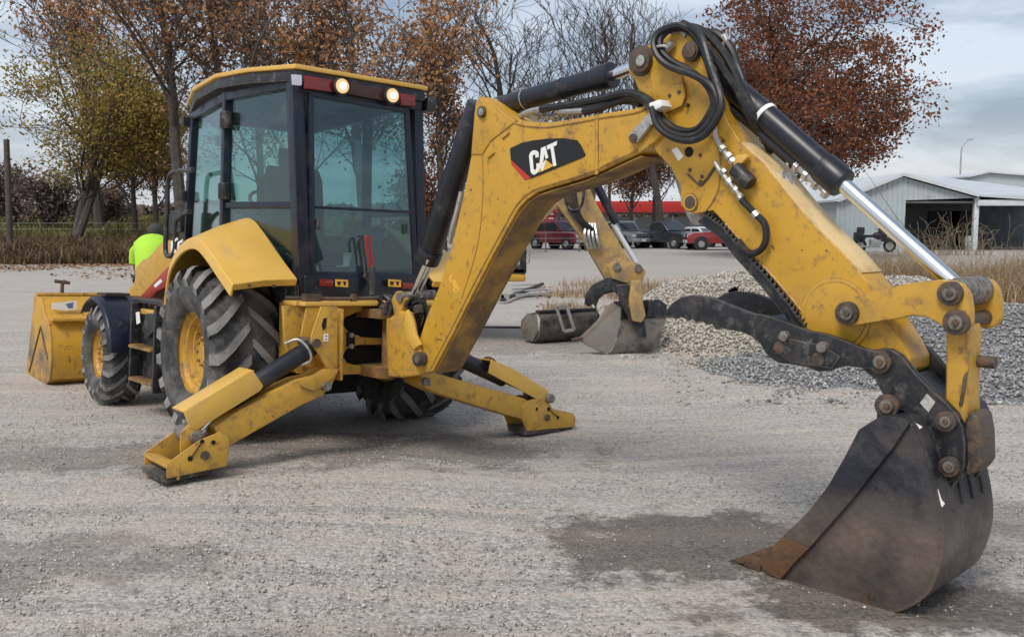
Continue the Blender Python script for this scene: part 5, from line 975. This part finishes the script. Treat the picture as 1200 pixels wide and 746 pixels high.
for px, wd in ((1082, 1.4), (1118, 1.1), (1180, 2.2), (1205, 1.6)):
    g = G(); g.box((bx(px), BY+8.85, 1.3), (wd, .1, 2.5)); dd = build('door', g, mat('porch_door%d' % px, (.03, .032, .036), .8), t, bevel=.02)
    g = G(); g.box((bx(px)+wd*.4, BY+8.77, 1.1), (.06, .06, .2)); build('handle', g, ALU, dd)
for i, (px, sz) in enumerate(((1150, .9), (1160, .6), (1092, .8), (1186, .7))):
    q = thing('storage_drum', ('pale drum standing just right of the porch post', 'dark low drum beside the pale drum', 'dark drum behind the dead branches', 'dark drum deep in the porch at right')[i], 'drum', (bx(px), BY+1.6+i*.5, 0), 0, 'drums stored under the porch'); g = G(); g.cyl((0, 0, 0), (0, 0, sz), sz*.35, n=16); [g.cyl((0, 0, z*sz), (0, 0, z*sz+.03), sz*.37, n=16) for z in (.3, .65)]; build('drum_body', g, TRIM if i == 0 else GREY, q, bevel=.01); g = G(); g.cyl((0, 0, sz), (0, 0, sz+.02), sz*.33, n=16); build('lid', g, GREY, q)
BY2 = 80.; t = thing('far_shed', 'pale steel building with low gable beyond the first shed', 'shed', (0, 0, 0)); x0, xm2, x1 = X_(1132, BY2), X_(1152, BY2), X_(1262, BY2)
g = G(); g.prism([(x0, BY2, 0), (x1, BY2, 0), (x1, BY2, H_at(213, BY2)), (xm2, BY2, H_at(204, BY2)), (x0, BY2, H_at(209, BY2))], (0, 12, 0)); build('wall', g, SID, t)
g = G(); g.prism([(x0-.3, BY2-.3, H_at(209, BY2)), (xm2, BY2-.3, H_at(203.5, BY2)), (x1+.3, BY2-.3, H_at(213, BY2)), (x1+.3, BY2-.3, H_at(211.5, BY2)), (xm2, BY2-.3, H_at(201.5, BY2)), (x0-.3, BY2-.3, H_at(207, BY2))], (0, 12.5, 0)); build('roof', g, ROOF, t)
# red canopy
RY = 92.; t = thing('red_canopy', 'long red roofed canopy on dark posts beyond the parked cars', 'canopy', (0, 0, 0)); RC_ = mat('red_fascia', (.42, .022, .02), .5, var=.12, vscale=.4)
x0, x1 = X_(606, RY), X_(905, RY); g = G(); g.box(((x0+x1)/2, RY+3, (H_at(236, RY)+H_at(249, RY))/2), (x1-x0, 6, H_at(236, RY)-H_at(249, RY))); build('roof', g, RC_, t, bevel=.05)
g = G(); g.box(((x0+x1)/2, RY+2.9, H_at(249.8, RY)), (x1-x0-.3, 5.6, .10)); build('ceiling', g, GREY, t)
for px in range(612, 905, 22): g = G(); g.box((X_(px, RY), RY+.4, H_at(249, RY)/2), (.22, .22, H_at(250, RY))); build('post', g, GREY, t, bevel=.01)
PW = mat('pale_wall', (.62, .66, .72), .6, var=.05); g = G(); g.box(((x0+x1)/2, RY+5.8, 1.2), (x1-x0, .2, 2.3)); build('back_wall', g, PW, t)
for z in (1.1, 1.5, .6): g = G(); g.box(((x0+x1)/2, RY+.2, z), (x1-x0, .05, .06)); build('rail', g, GREY, t)
# red sign rack behind the maroon SUV
t = thing('red_rack', 'red and white striped rack behind the maroon truck', 'rack', (X_(641, 80), 80, 0)); g = G(); g.box((0, 0, 1.6), (1.3, .3, 3.0)); build('panel', g, RC_, t, bevel=.02)
for i in range(3):
    for j in range(2): g = G(); g.box((-.32+j*.64, -.17, 2.1+i*.38), (.45, .04, .13)); build('placard', g, TRIM, t)
# street lamp
t = thing('street_lamp', 'tall thin street lamp with a short arm above the shed roof', 'street lamp', (X_(1120, 100), 100, 0)); g = G(); hh = H_at(172, 100); g.tube([(0, 0, 0), (0, 0, hh*.6), (0, 0, hh-.5), (.25, 0, hh+.1), (.6, 0, hh+.5)], .07, n=8, rad=(.11, .05)); build('pole_shaft', g, ALU, t)
g = G(); g.box((.85, 0, hh+.58), (.6, .2, .12), Matrix.Rotation(-.15, 3, 'Y')); build('lamp_head', g, ALU, t, bevel=.03)
# dead branches by the porch
t = thing('dead_branches', 'tall dead weeds and branches in front of the shed porch', 'brush', (X_(1112, 50), 50, 0)); g = G(); rn = random.Random(9)
for i in range(130):
    x = rn.gauss(0, 1.6); h_ = rn.uniform(.6, 2.6); l = rn.uniform(-1.2, 1.2); g.tube([(x, rn.uniform(-.5, .5), 0), (x+l*.4, 0, h_*.6), (x+l, rn.uniform(-.4, .4), h_*rn.uniform(.6, 1))], rn.uniform(.006, .015), n=4, sub=3)
build('twigs', g, mat('dead_wood', (.22, .18, .12), .9), t, flat=True)['kind'] = 'stuff'
# ---------------- vehicles ----------------
CHR = mat('vehicle_chrome', (.6, .62, .65), .25, metal=.8, var=.05); TYR = mat('plain_tyre', (.025, .025, .027), .9); WHL = mat('alloy_wheel', (.35, .36, .37), .4, metal=.6); LENS = mat('headlamp_lens', (.6, .62, .62), .15, var=.02)
def vehicle(name, label, cat, x, y, rz, col, kind, s=1.):
    t = thing(name, label, cat, (x, y, gz(x, y)), rz, 'vehicles parked in front of the red canopy'); t.scale = (s, s, s); m = mat(name+'_paint', col, .3, var=.06, vscale=1.5, coat=.6, dirt=(.2, .18, .15), dirt_amt=.12, dscale=2); w = .95
    # nose towards +X, length 5.2
    if kind == 'pickup': body = [(-2.7, .55), (-2.7, 1.15), (-.55, 1.18), (1.0, 1.18), (2.2, 1.08), (2.6, .98), (2.66, .6), (2.6, .42), (-2.6, .45)]; cab_ = [(-.75, 1.15), (-.62, 1.82), (.45, 1.86), (1.15, 1.2)]
    elif kind == 'suv': body = [(-2.35, .5), (-2.4, 1.1), (1.0, 1.15), (2.1, 1.05), (2.35, .9), (2.4, .5), (2.3, .4), (-2.3, .42)]; cab_ = [(-2.33, 1.1), (-2.15, 1.78), (.2, 1.83), (1.05, 1.15)]
    else: body = [(-2.2, .4), (-2.3, .85), (-1.6, 1.0), (1.0, .95), (2.0, .82), (2.25, .6), (2.2, .3), (-2.1, .3)]; cab_ = [(-1.55, .98), (-.9, 1.42), (.3, 1.45), (1.1, .95)]
    fx, rx = (1.75, -1.65) if kind != 'suv' else (1.5, -1.45)
    out = []
    for i in range(len(body)): out.append(body[i])
    g = G(); g.prism([(a, -w, b) for a, b in body], (0, 2*w, 0)); bd = build('body', g, m, t, bevel=.10, seg=3)
    g = G(); g.prism([(a, -w*.88, b) for a, b in cab_], (0, 2*w*.88, 0)); cb_ = build('cabin', g, m, t, bevel=.07, seg=3)
    zb = cab_[0][1]+.10; 
    def lerp(a, b, z): return a[0]+(b[0]-a[0])*(z-a[1])/(b[1]-a[1])
    zt = cab_[1][1]-.12; xl0, xl1 = lerp(cab_[0], cab_[1], zb)+.12, lerp(cab_[0], cab_[1], zt)+.1; xr0, xr1 = lerp(cab_[3], cab_[2], zb)-.14, lerp(cab_[3], cab_[2], zt)-.06; xm = (xl0+xr0)/2
    for sy in (-1, 1):
        for a0, a1, b0, b1 in ((xl0, xl1, xm-.05, xm-.05), (xm+.05, xm+.05, xr0, xr1)):
            g = G(); yy = sy*(w*.88+.004); g.prism([(a0, yy, zb), (b0, yy, zb), (b1, yy, zt), (a1, yy, zt)], (0, -sy*.02, 0)); build('window', g, GLVX, cb_)
    for k, (A, B_, sg) in enumerate(((cab_[3], cab_[2], 1), (cab_[0], cab_[1], -1))):
        g = G(); xa, xb = lerp(A, B_, zb)+sg*.012, lerp(A, B_, zt+.04)+sg*.012; g.prism([(xa, -w*.76, zb), (xa, w*.76, zb), (xb, w*.70, zt+.04), (xb, -w*.70, zt+.04)], (-sg*.03, 0, 0)); build('windscreen' if sg > 0 else 'rear_window', g, GLVX, cb_)
    for sy in (-1, 1):
        for xx in (fx, rx):
            g = G(); g.cyl((xx, sy*(w-.22), .38), (xx, sy*(w+.02), .38), .38, n=20); wh = build('wheel', g, TYR, t, bevel=.03)
            g = G(); g.cyl((xx, sy*(w+.0), .38), (xx, sy*(w+.035), .38), .23, .19, n=14); build('rim', g, WHL, wh)
            g = G(); g.cyl((xx, sy*(w-.3), .42), (xx, sy*(w+.004), .42), .47, n=20); build('wheel_arch', g, TYR, bd)
        g = G(); g.box((body[4][0]+.36 if kind == 'pickup' else 2.3, sy*w*.76, .86 if kind != 'car' else .66), (.14, .34, .20)); build('headlight', g, LENS, bd, bevel=.02)
        g = G(); g.box((.85, sy*(w+.1), 1.2 if kind != 'car' else 1.0), (.12, .2, .16)); build('mirror', g, m, cb_, bevel=.03)
    nx_ = 2.66 if kind == 'pickup' else 2.4 if kind == 'suv' else 2.25
    if kind != 'car':
        g = G(); g.box((nx_-.02, 0, .86), (.06, 1.1, .22)); gr = build('grille', g, BLKP, bd, bevel=.01); g = G(); g.box((nx_+.02, 0, .86), (.03, 1.15, .05)); build('grille_bar', g, CHR, gr)
    g = G(); g.box((nx_+.03, 0, .55), (.16, 1.86, .2)); bp_ = build('bumper', g, CHR if kind != 'car' else m, bd, bevel=.04); g = G(); g.box((nx_+.12, 0, .56), (.02, .32, .15)); build('licence_plate', g, TRIM, bp_)
    g = G(); g.box((body[0][0]-.02, 0, .6), (.14, 1.8, .18)); build('rear_bumper', g, CHR, bd, bevel=.03)
    return t
GLVX = mat('dark_vehicle_glass', (.03, .04, .05), .08, var=.1, coat=.5)
vehicle('suv', 'maroon truck with open tailgate area parked left behind the boom', 'truck', X_(657, 62), 62, math.radians(-50), (.16, .012, .018), 'suv', 1.02)
vehicle('pickup_truck', 'grey green pickup truck half hidden by the small excavator arm', 'pickup truck', X_(727, 66), 66, math.radians(-62), (.22, .26, .25), 'pickup', 1.)
vehicle('pickup_truck', 'black pickup truck with silver grille parked between the trunks', 'pickup truck', X_(779, 64), 64, math.radians(-55), (.020, .024, .032), 'pickup', 1.)
vehicle('car', 'white car peeking out between the black and the red pickup', 'car', X_(822, 69), 69, math.radians(-60), (.70, .72, .74), 'car', 1.)
vehicle('pickup_truck', 'bright red pickup truck partly behind the stick', 'pickup truck', X_(852, 60), 60, math.radians(175), (.26, .018, .02), 'pickup', 1.)
# motorcycle
t = thing('motorcycle', 'black motorcycle parked by the steel shed wall', 'motorcycle', (X_(1024, 55), 55, 0)); t.scale = (1.15, 1.15, 1.15)
for x in (-.75, .75):
    g = G(); g.lathe([(-.06, .22), (-.07, .30), (0, .34), (.07, .30), (.06, .22), (-.06, .22)], (x, 0, .34), 24, axis=1); w = build('wheel', g, TYR, t); g = G(); g.cyl((x, -.03, .34), (x, .03, .34), .2, n=16); g.cyl((x, -.08, .34), (x, .08, .34), .05); build('rim', g, ALU, w)
g = G(); g.box((0, 0, .45), (.5, .35, .4)); g.cyl((-.05, -.25, .3), (-.9, -.25, .3), .05); build('engine', g, ALU, t, bevel=.05)
for x in (-.8, .78): g = G(); g.box((x, 0, .72), (.62, .22, .07)); g.box((x, 0, .62), (.5, .3, .2)); build('mudguard', g, BLKP, t, bevel=.05)
g = G(); g.prism([(.6, -.15, .5), (.5, -.15, 1.3), (.2, -.15, 1.25), (.1, -.15, .6)], (0, .3, 0)); g.box((-.75, 0, 1.1), (.3, .4, .35)); build('fairing', g, BLKP, t, bevel=.06)
g = G(); g.ball((.15, 0, .85), .26, (1.2, .7, .7), 14); build('fuel_tank', g, BLKP, t); g = G(); g.box((-.45, 0, .82), (.75, .3, .14)); g.box((-.85, 0, .85), (.35, .55, .35)); build('seat', g, BLKP, t, bevel=.06)
g = G(); g.tube([(.75, .0, .34), (.55, 0, .95), (.45, 0, 1.15)], .04, sub=1); g.tube([(.25, .4, 1.15), (.45, .2, 1.18), (.5, 0, 1.12), (.45, -.2, 1.18), (.25, -.4, 1.15)], .03); build('handlebar', g, ALU, t); g = G(); g.ball((.66, 0, 1.0), .13); build('headlight', g, LENS, t)
g = G(); g.prism([(.5, -.2, 1.1), (.5, .2, 1.1), (.35, .18, 1.5), (.35, -.18, 1.5)], (.02, 0, 0)); build('windshield', g, GLVX, t)
# ---------------- small excavator behind ----------------
YELD2 = mat('faded_dusty_yellow', (.50, .31, .08), .6, var=.15, dirt=(.28, .2, .12), dirt_amt=.7, dscale=6, chips=(.14, .09, .05))
t = thing('small_excavator', 'second yellow machine mostly hidden behind the boom, its worn bucket resting on the gravel', 'excavator', (0, 0, 0))
def sp3(px, d, th, dpt=None): 
    g = G(); g.prism([at_depth(x, y, d) for x, y in px], (0, th, 0)); return g
g = sp3(((508, 313), (616, 321), (616, 330), (594, 330), (520, 329), (508, 335)), 13.0, 1.6); build('body', g, YEL, t, bevel=.04)
g = G(); c = at_depth(604, 300, 13.0); g.box((c.x-.62, 13.6, 1.55), (1.2, 1.1, 1.3)); 
for a in ((-.02, 13.02), (-.02, 14.2), (-1.2, 13.02), (-1.2, 14.2)): pass
cb2 = build('cab', sp3(((610, 240), (617, 240), (617, 320), (597, 321), (597, 314), (609, 312)), 13.0, .06), BLKP, t, bevel=.01)
g = sp3(((545, 236), (615, 236), (615, 244), (545, 243)), 13.0, 1.1); build('roof', g, YELP, t, bevel=.02)
g = sp3(((545, 244), (610, 244), (609, 313), (545, 313)), 13.04, .02); build('window_pane', g, GLS, cb2); g = sp3(((545, 312), (616, 314), (616, 321), (545, 320)), 13.0, 1.1); build('cab_base', g, BLKP, t, bevel=.02)
g = G(); g.tube([at_depth(617, 284, 12.95), at_depth(620, 286, 12.95), at_depth(620, 306, 12.95), at_depth(617, 308, 12.95)], .012); build('grab_rail', g, ALU, cb2)
def tracks(x0, x1, yy):
    g = G(); pts = []; 
    n = 8
    for i in range(n+1): a = -PI/2+PI*i/n; pts.append((x1-.22+.22*math.cos(a), yy, .24+.22*math.sin(a)))
    for i in range(n+1): a = PI/2+PI*i/n; pts.append((x0+.22+.22*math.cos(a), yy, .24+.22*math.sin(a)))
    g.prism(pts, (0, .36, 0)); tk = build('track', g, RUB, t, bevel=.02)
    for i in range(18): x = x0+.2+(x1-x0-.4)*i/17; g = G(); g.box((x, yy+.18, .475), (.06, .38, .03)); build('track_pad', g, BLKP, tk)
tracks(-1.5, -.78, 13.9); tracks(-1.5, -.78, 14.9); g = G(); g.box((-1.1, 14.5, .65), (.6, .9, .4)); build('undercarriage', g, HOLE, t, bevel=.03)
# arm
SD = 12.2
g = sp3(((655, 226), (672, 219), (692, 222), (700, 240), (716, 268), (735, 300), (744, 312), (740, 326), (728, 330), (712, 332), (697, 306), (682, 280), (664, 256), (652, 240)), SD, .24); st2 = build('stick', g, YELD2, t, bevel=.02, seg=3)
g = sp3(((600, 262), (625, 215), (655, 200), (690, 190), (693, 222), (672, 238), (650, 246), (625, 270), (606, 300)), SD+.05, .16); build('boom', g, YELD2, t, bevel=.02)
g = sp3(((700, 280), (706, 279), (735, 322), (740, 338), (733, 342), (722, 322), (714, 322), (700, 300)), SD+.02, .18); build('stick_plate', g, YELW, st2, bevel=.01)
g = G(); g.cyl(at_depth(686, 190, SD+.1), at_depth(722, 262, SD+.1), .055, n=16); cy = build('bucket_cylinder', g, BLKC, t); g = G(); g.cyl(at_depth(718, 262, SD+.1), at_depth(745, 307, SD+.1), .036, n=14); build('cylinder_rod', g, mat('pale_chrome', (.8, .82, .84), .35, metal=.6, var=.02), cy)
g = G(); g.tube([at_depth(682, 206, SD-.05), at_depth(684, 228, SD-.1), at_depth(680, 243, SD-.1), at_depth(670, 246, SD-.1), at_depth(663, 238, SD-.05)], .018); build('hose', g, HOSE, st2)
g = G(); [g.tube([at_depth(660+i*3, 215, SD-.02), at_depth(664+i*4, 240+i*3, SD-.08), at_depth(680+i*4, 262+i*2, SD-.1), at_depth(690+i*2, 272+i*4, SD-.03)], .013, n=6) for i in range(5)]; build('hose', g, HOSE, st2)
g = G(); [g.tube([at_depth(688+i*3, 262, SD-.03), at_depth(685+i*5, 275+i*2, SD-.12), at_depth(690+i*4, 291, SD-.06)], .02, n=6) for i in range(4)]; build('hydraulic_pipe', g, ALU, st2)
g = sp3(((712, 312), (722, 302), (752, 312), (757, 318), (753, 330), (744, 334), (728, 330), (716, 326)), SD-.05, .30); build('bucket_link', g, YELD2, t, bevel=.015)
for x, y in ((748, 314), (740, 333), (723, 312)): c = at_depth(x, y, SD-.08); g = G(); g.cyl(c, c+Vector((0, .36, 0)), .05, n=14); build('pin', g, PINM, t)
g = sp3(((740, 330), (752, 328), (753, 350), (757, 370), (752, 378), (741, 376), (737, 352)), 11.72, .18); build('power_link', g, YELD2, t, bevel=.02)
g = sp3(((722, 334), (738, 333), (745, 360), (756, 378), (758, 395), (750, 396), (740, 380), (726, 352)), 11.78, .08); build('coupler', g, BLKP, t, bevel=.01)
g = sp3(((685, 356), (686, 345), (694, 334), (712, 325), (726, 326), (733, 338), (730, 350), (720, 342), (708, 345), (700, 352), (699, 362), (695, 356), (690, 360)), SD-.02, .04); tb2 = build('thumb', g, BLKP, t, bevel=.005); g = sp3(((690, 352), (700, 332), (716, 325), (726, 327), (733, 338), (720, 335), (704, 345), (700, 356)), SD+.3, .04); build('thumb_plate', g, BLKP, tb2, bevel=.005)
B0 = [(719, 354), (728, 360), (727, 375), (722, 395), (716, 410), (710, 413), (697, 408), (686, 402), (679, 396), (700, 376), (712, 358)]
c0 = Vector((1, .12, 0)).normalized(); f3 = [at_depth(x, y, 11.9) for x, y in B0]
g = G(); g.prism(f3, (.02, .015, 0)); g.prism([q+Vector((.60, .28, .0)) for q in f3], (.02, .015, 0)); b2 = build('digging_bucket', g, mat('worn_grey_bucket', (.24, .225, .205), .7, var=.3, dirt=(.24, .21, .18), dirt_amt=.6, bump=.2), t, bevel=.004)
SHB = mat('scuffed_dark_bucket', (.10, .095, .09), .55, var=.5, vscale=5, dirt=(.27, .24, .21), dirt_amt=.75, bump=.2)
g = G(); g.sheet([[f3[i]+Vector((.62, .295, 0))*k+Vector((-.004, -.012, .004)) for i in (0, 1, 2)] for k in (.0, .5, 1)]); build('top_plate', g, BLKP, b2, thick=.02)
wr = [f3[i] for i in (0, 1, 2, 3, 4, 5, 6, 7, 8)]; g = G(); g.sheet([[q+Vector((.62, .295, 0))*k for q in wr] for k in (0, .5, 1)]); build('wrapper_plate', g, SHB, b2, thick=.02)
g = G(); [g.beam(f3[8]+Vector((.62, .295, 0))*k, f3[8]+Vector((.62, .295, 0))*k+Vector((-.13, -.03, -.02)), .08, .04, w1=.05, d1=.02) for k in (.05, .35, .65, .95)]; build('tooth', g, RUSTT, b2, bevel=.004)
g = G(); g.prism([f3[i]+Vector((-.005, -.012, 0)) for i in (0, 10, 9, 8)]+[f3[8]+Vector((.09, 0, .0)), f3[0]+Vector((.06, 0, -.05))], (0, .03, 0)); build('side_cutter', g, mat('pale_worn_steel', (.26, .23, .19), .6, var=.2), b2, bevel=.004)
g = G(); [g.box(f3[1]+Vector((.62, .295, 0))*k+Vector((0, 0, -.02)), (.04, .2, .2)) for k in (.4, .6)]; build('bucket_ear', g, BLKP, b2, bevel=.01)
# loose bucket on the ground
t = thing('loose_bucket', 'dark trenching bucket lying on the gravel with a pale square coupler bracket', 'bucket', (0, 0, 0)); LD = 13.2
LV = Vector((.80, .42, 0)); LO = at_depth(618, 385, LD); lb_ = lambda x, y: onplane(x, y, LO, LV)
pr = [lb_(x, y)-LV.normalized()*.004 for x, y in ((610, 386), (611, 375), (618, 367), (628, 369), (629, 380), (628, 392), (624, 400), (614, 397))]
g = G(); g.prism(pr, (.02, 0, 0)); e1 = build('end_plate', g, mat('dusty_bucket_side', (.20, .18, .155), .8, var=.3, dirt=(.12, .1, .08), dirt_amt=.5), t, bevel=.004)
sh_ = [lb_(x, y)+LV.normalized()*.02 for x, y in ((618, 367), (628, 366), (632, 372), (632, 384), (630, 394), (625, 401), (614, 398), (610, 390))]; v = LV*1.05; g = G(); g.sheet([[q+v*k for q in sh_] for k in (0, .5, 1)]); build('wrapper_plate', g, mat('dusty_black_bucket', (.03, .03, .032), .5, var=.4, dirt=(.17, .14, .115), dirt_amt=.7, dscale=4, bump=.15), t, thick=.02, bevel=.004)
g = G(); g.prism([q+v for q in sh_], (.02, 0, 0)); build('end_plate', g, BLKP, t, bevel=.004)
g = G(); fq = [at_depth(x, y, LD-.14) for x, y in ((652, 360), (664, 358), (673, 386), (661, 388))]
for i in range(4): g.beam(fq[i], fq[(i+1) % 4], .045, .04, up=(0, 1, 0))
build('coupler_bracket', g, mat('pale_bracket_steel', (.36, .35, .31), .5, metal=.3, var=.2), t, bevel=.004)
g = G(); g.beam(sh_[1]+v*.0+Vector((0, 0, .01)), sh_[1]+v*1.0+Vector((0, 0, .01)), .1, .03); build('lip', g, BLKP, t, bevel=.004)
# flat implement behind, rod on ground
t = thing('flat_implement', 'low dark implement with two pale flat bars on the ground behind the boom', 'implement', (0, 0, 0)); 
g = G(); a = at_z(590, 352); 
for i in range(7): g.beam(at_z(588+i*4, 356-i*1.5)+Vector((0, 0, .08)), at_z(606+i*5, 350-i)+Vector((0, 0, .12+.02*i)), .08, .06)
build('frame', g, BLKP, t, bevel=.01)
for k, (p0, p1) in enumerate((((604, 352), (638, 350)), ((600, 345), (634, 343)))): g = G(); g.beam(at_z(*p0)+Vector((0, 0, .12)), at_z(*p1)+Vector((0, 0, .12)), .05, .05); g.beam(at_z(p0[0], p0[1]-3)+Vector((0, 0, .16)), at_z(p1[0], p1[1]-3)+Vector((0, 0, .16)), .3, .02); build('flat_bar', g, ALU, t, bevel=.005)
for x in (586, 592): c = at_z(x, 355); g = G(); g.cyl(c+Vector((0, -.03, .12)), c+Vector((0, .05, .12)), .09, n=16); build('roller', g, ALU, t)
g = G(); g.tube([at_z(563, 385)+Vector((0, 0, .02)), at_z(612, 385)+Vector((0, 0, .02))], .02, sub=1); tag(build('steel_rod', g, PIN), 'thin dark rod lying on the gravel left of the loose bucket', 'rod')
# ---------------- person ----------------
PD = 13.0; t = thing('person', 'person in a bright yellow green shirt bending over behind the loader arm', 'person', (X_(176, PD), PD, gz(X_(176, PD), PD)), math.radians(100))
def skin(name, V, E_, R_, m, parent, sub=2):
    me = bpy.data.meshes.new(name); me.from_pydata(V, E_, []); o = bpy.data.objects.new(name, me); COL.objects.link(o); o.parent = parent
    sk = o.modifiers.new('s', 'SKIN'); 
    bm = bmesh.new(); bm.from_mesh(me); ly = bm.verts.layers.skin.verify(); bm.verts.ensure_lookup_table()
    for v, r in zip(bm.verts, R_): v[ly].radius = (r, r) if not isinstance(r, tuple) else r; v[ly].use_root = v.index == 0
    bm.to_mesh(me); bm.free(); o.modifiers.new('u', 'SUBSURF').levels = sub; o.modifiers['u'].render_levels = sub; me.materials.append(m); return o
SKN = mat('skin', (.38, .21, .14), .6, var=.05); JEAN = mat('dark_trousers', (.03, .035, .05), .9); HIV = mat('hi_vis_shirt', (.42, .74, .05), .8, var=.08, vscale=5); HAIR = mat('dark_hair', (.05, .045, .05), .8)
# facing +X (away), body axis in the XZ plane
V = [(0, 0, .95), (.04, 0, 1.10), (.10, 0, 1.26), (.20, 0, 1.40), (.30, 0, 1.42), (.34, 0, 1.45), (.39, 0, 1.52), (.43, 0, 1.60),
     (0, .11, .86), (.03, .12, .48), (-.02, .12, .09), (.12, .13, .05), (0, -.11, .86), (.03, -.12, .48), (-.02, -.12, .09), (.12, -.13, .05),
     (.24, .21, 1.36), (.30, .25, 1.10), (.38, .24, .86), (.41, .23, .78), (.24, -.21, 1.36), (.30, -.25, 1.10), (.38, -.24, .86), (.41, -.23, .78)]
E_ = [(0, 1), (1, 2), (2, 3), (3, 4), (4, 5), (5, 6), (6, 7), (0, 8), (8, 9), (9, 10), (10, 11), (0, 12), (12, 13), (13, 14), (14, 15), (3, 16), (16, 17), (17, 18), (18, 19), (3, 20), (20, 21), (21, 22), (22, 23)]
R_ = [(.15, .12), (.16, .12), (.16, .12), (.15, .11), .065, .06, .095, .085, .10, .065, .05, .04, .10, .065, .05, .04, .06, .048, .035, .03, .06, .048, .035, .03]
skin('body', V, E_, R_, SKN, t)
def loft(g, rows, n=16):
    v = []
    for c, ax, ry, rn in rows:
        ax = Vector(ax).normalized(); nn = ax.cross(Vector((0, 1, 0))).normalized()
        v += [Vector(c)+Vector((0, 1, 0))*ry*math.cos(2*PI*k/n)+nn*rn*math.sin(2*PI*k/n) for k in range(n)]
    m = len(rows); g.add(v, [(i*n+k, i*n+(k+1) % n, (i+1)*n+(k+1) % n, (i+1)*n+k) for i in range(m-1) for k in range(n)]+[tuple(range((m-1)*n, m*n))])
g = G(); loft(g, [((-.03, 0, .90), (0, 0, 1), .20, .155), ((-.01, 0, 1.0), (.15, 0, 1), .195, .155), ((.03, 0, 1.14), (.3, 0, 1), .20, .16), ((.09, 0, 1.27), (.6, 0, 1), .225, .165), ((.17, 0, 1.37), (1, 0, .8), .245, .155), ((.27, 0, 1.42), (1, 0, .3), .215, .12), ((.34, 0, 1.42), (1, 0, -.1), .10, .085)])
for sy in (-1, 1): loft(g, [((.19, sy*.16, 1.38), (.3, 0, -.8), .085, .10), ((.23, sy*.225, 1.31), (.25, 0, -1), .085, .09), ((.27, sy*.25, 1.20), (.2, 0, -1), .08, .085), ((.285, sy*.255, 1.13), (.2, 0, -1), .08, .085)], 12)
build('shirt', g, HIV, t, ang=75)
skin('trousers', [V[0], V[8], V[9], V[10], V[12], V[13], V[14]], [(0, 1), (1, 2), (2, 3), (0, 4), (4, 5), (5, 6)], [.165, .12, .085, .075, .12, .085, .075], JEAN, t)
g = G()
for sy in (-1, 1): 
    g2 = []; hx, hz = .415, .76
    for k in range(4): g.tube([(hx, sy*.235+(k-1.5)*.018, hz+.02), (hx+.02, sy*.235+(k-1.5)*.020, hz-.05), (hx+.035, sy*.235+(k-1.5)*.020, hz-.085+abs(k-1.4)*.008)], .009, n=6)
    g.tube([(hx+.01, sy*.235-sy*.035, hz+.0), (hx+.03, sy*.235-sy*.055, hz-.04)], .011, n=6); g.ball((hx, sy*.235, hz), .04, (.5, 1, 1.1), 8)
build('hands', g, SKN, t)
g = G(); g.ball((.40, 0, 1.57), .115, (1, .85, .95), 14); build('hair', g, HAIR, t)
for sy in (-1, 1): g = G(); g.box((.06, sy*.125, .04), (.28, .11, .09)); build('shoe', g, HAIR, t, bevel=.03)
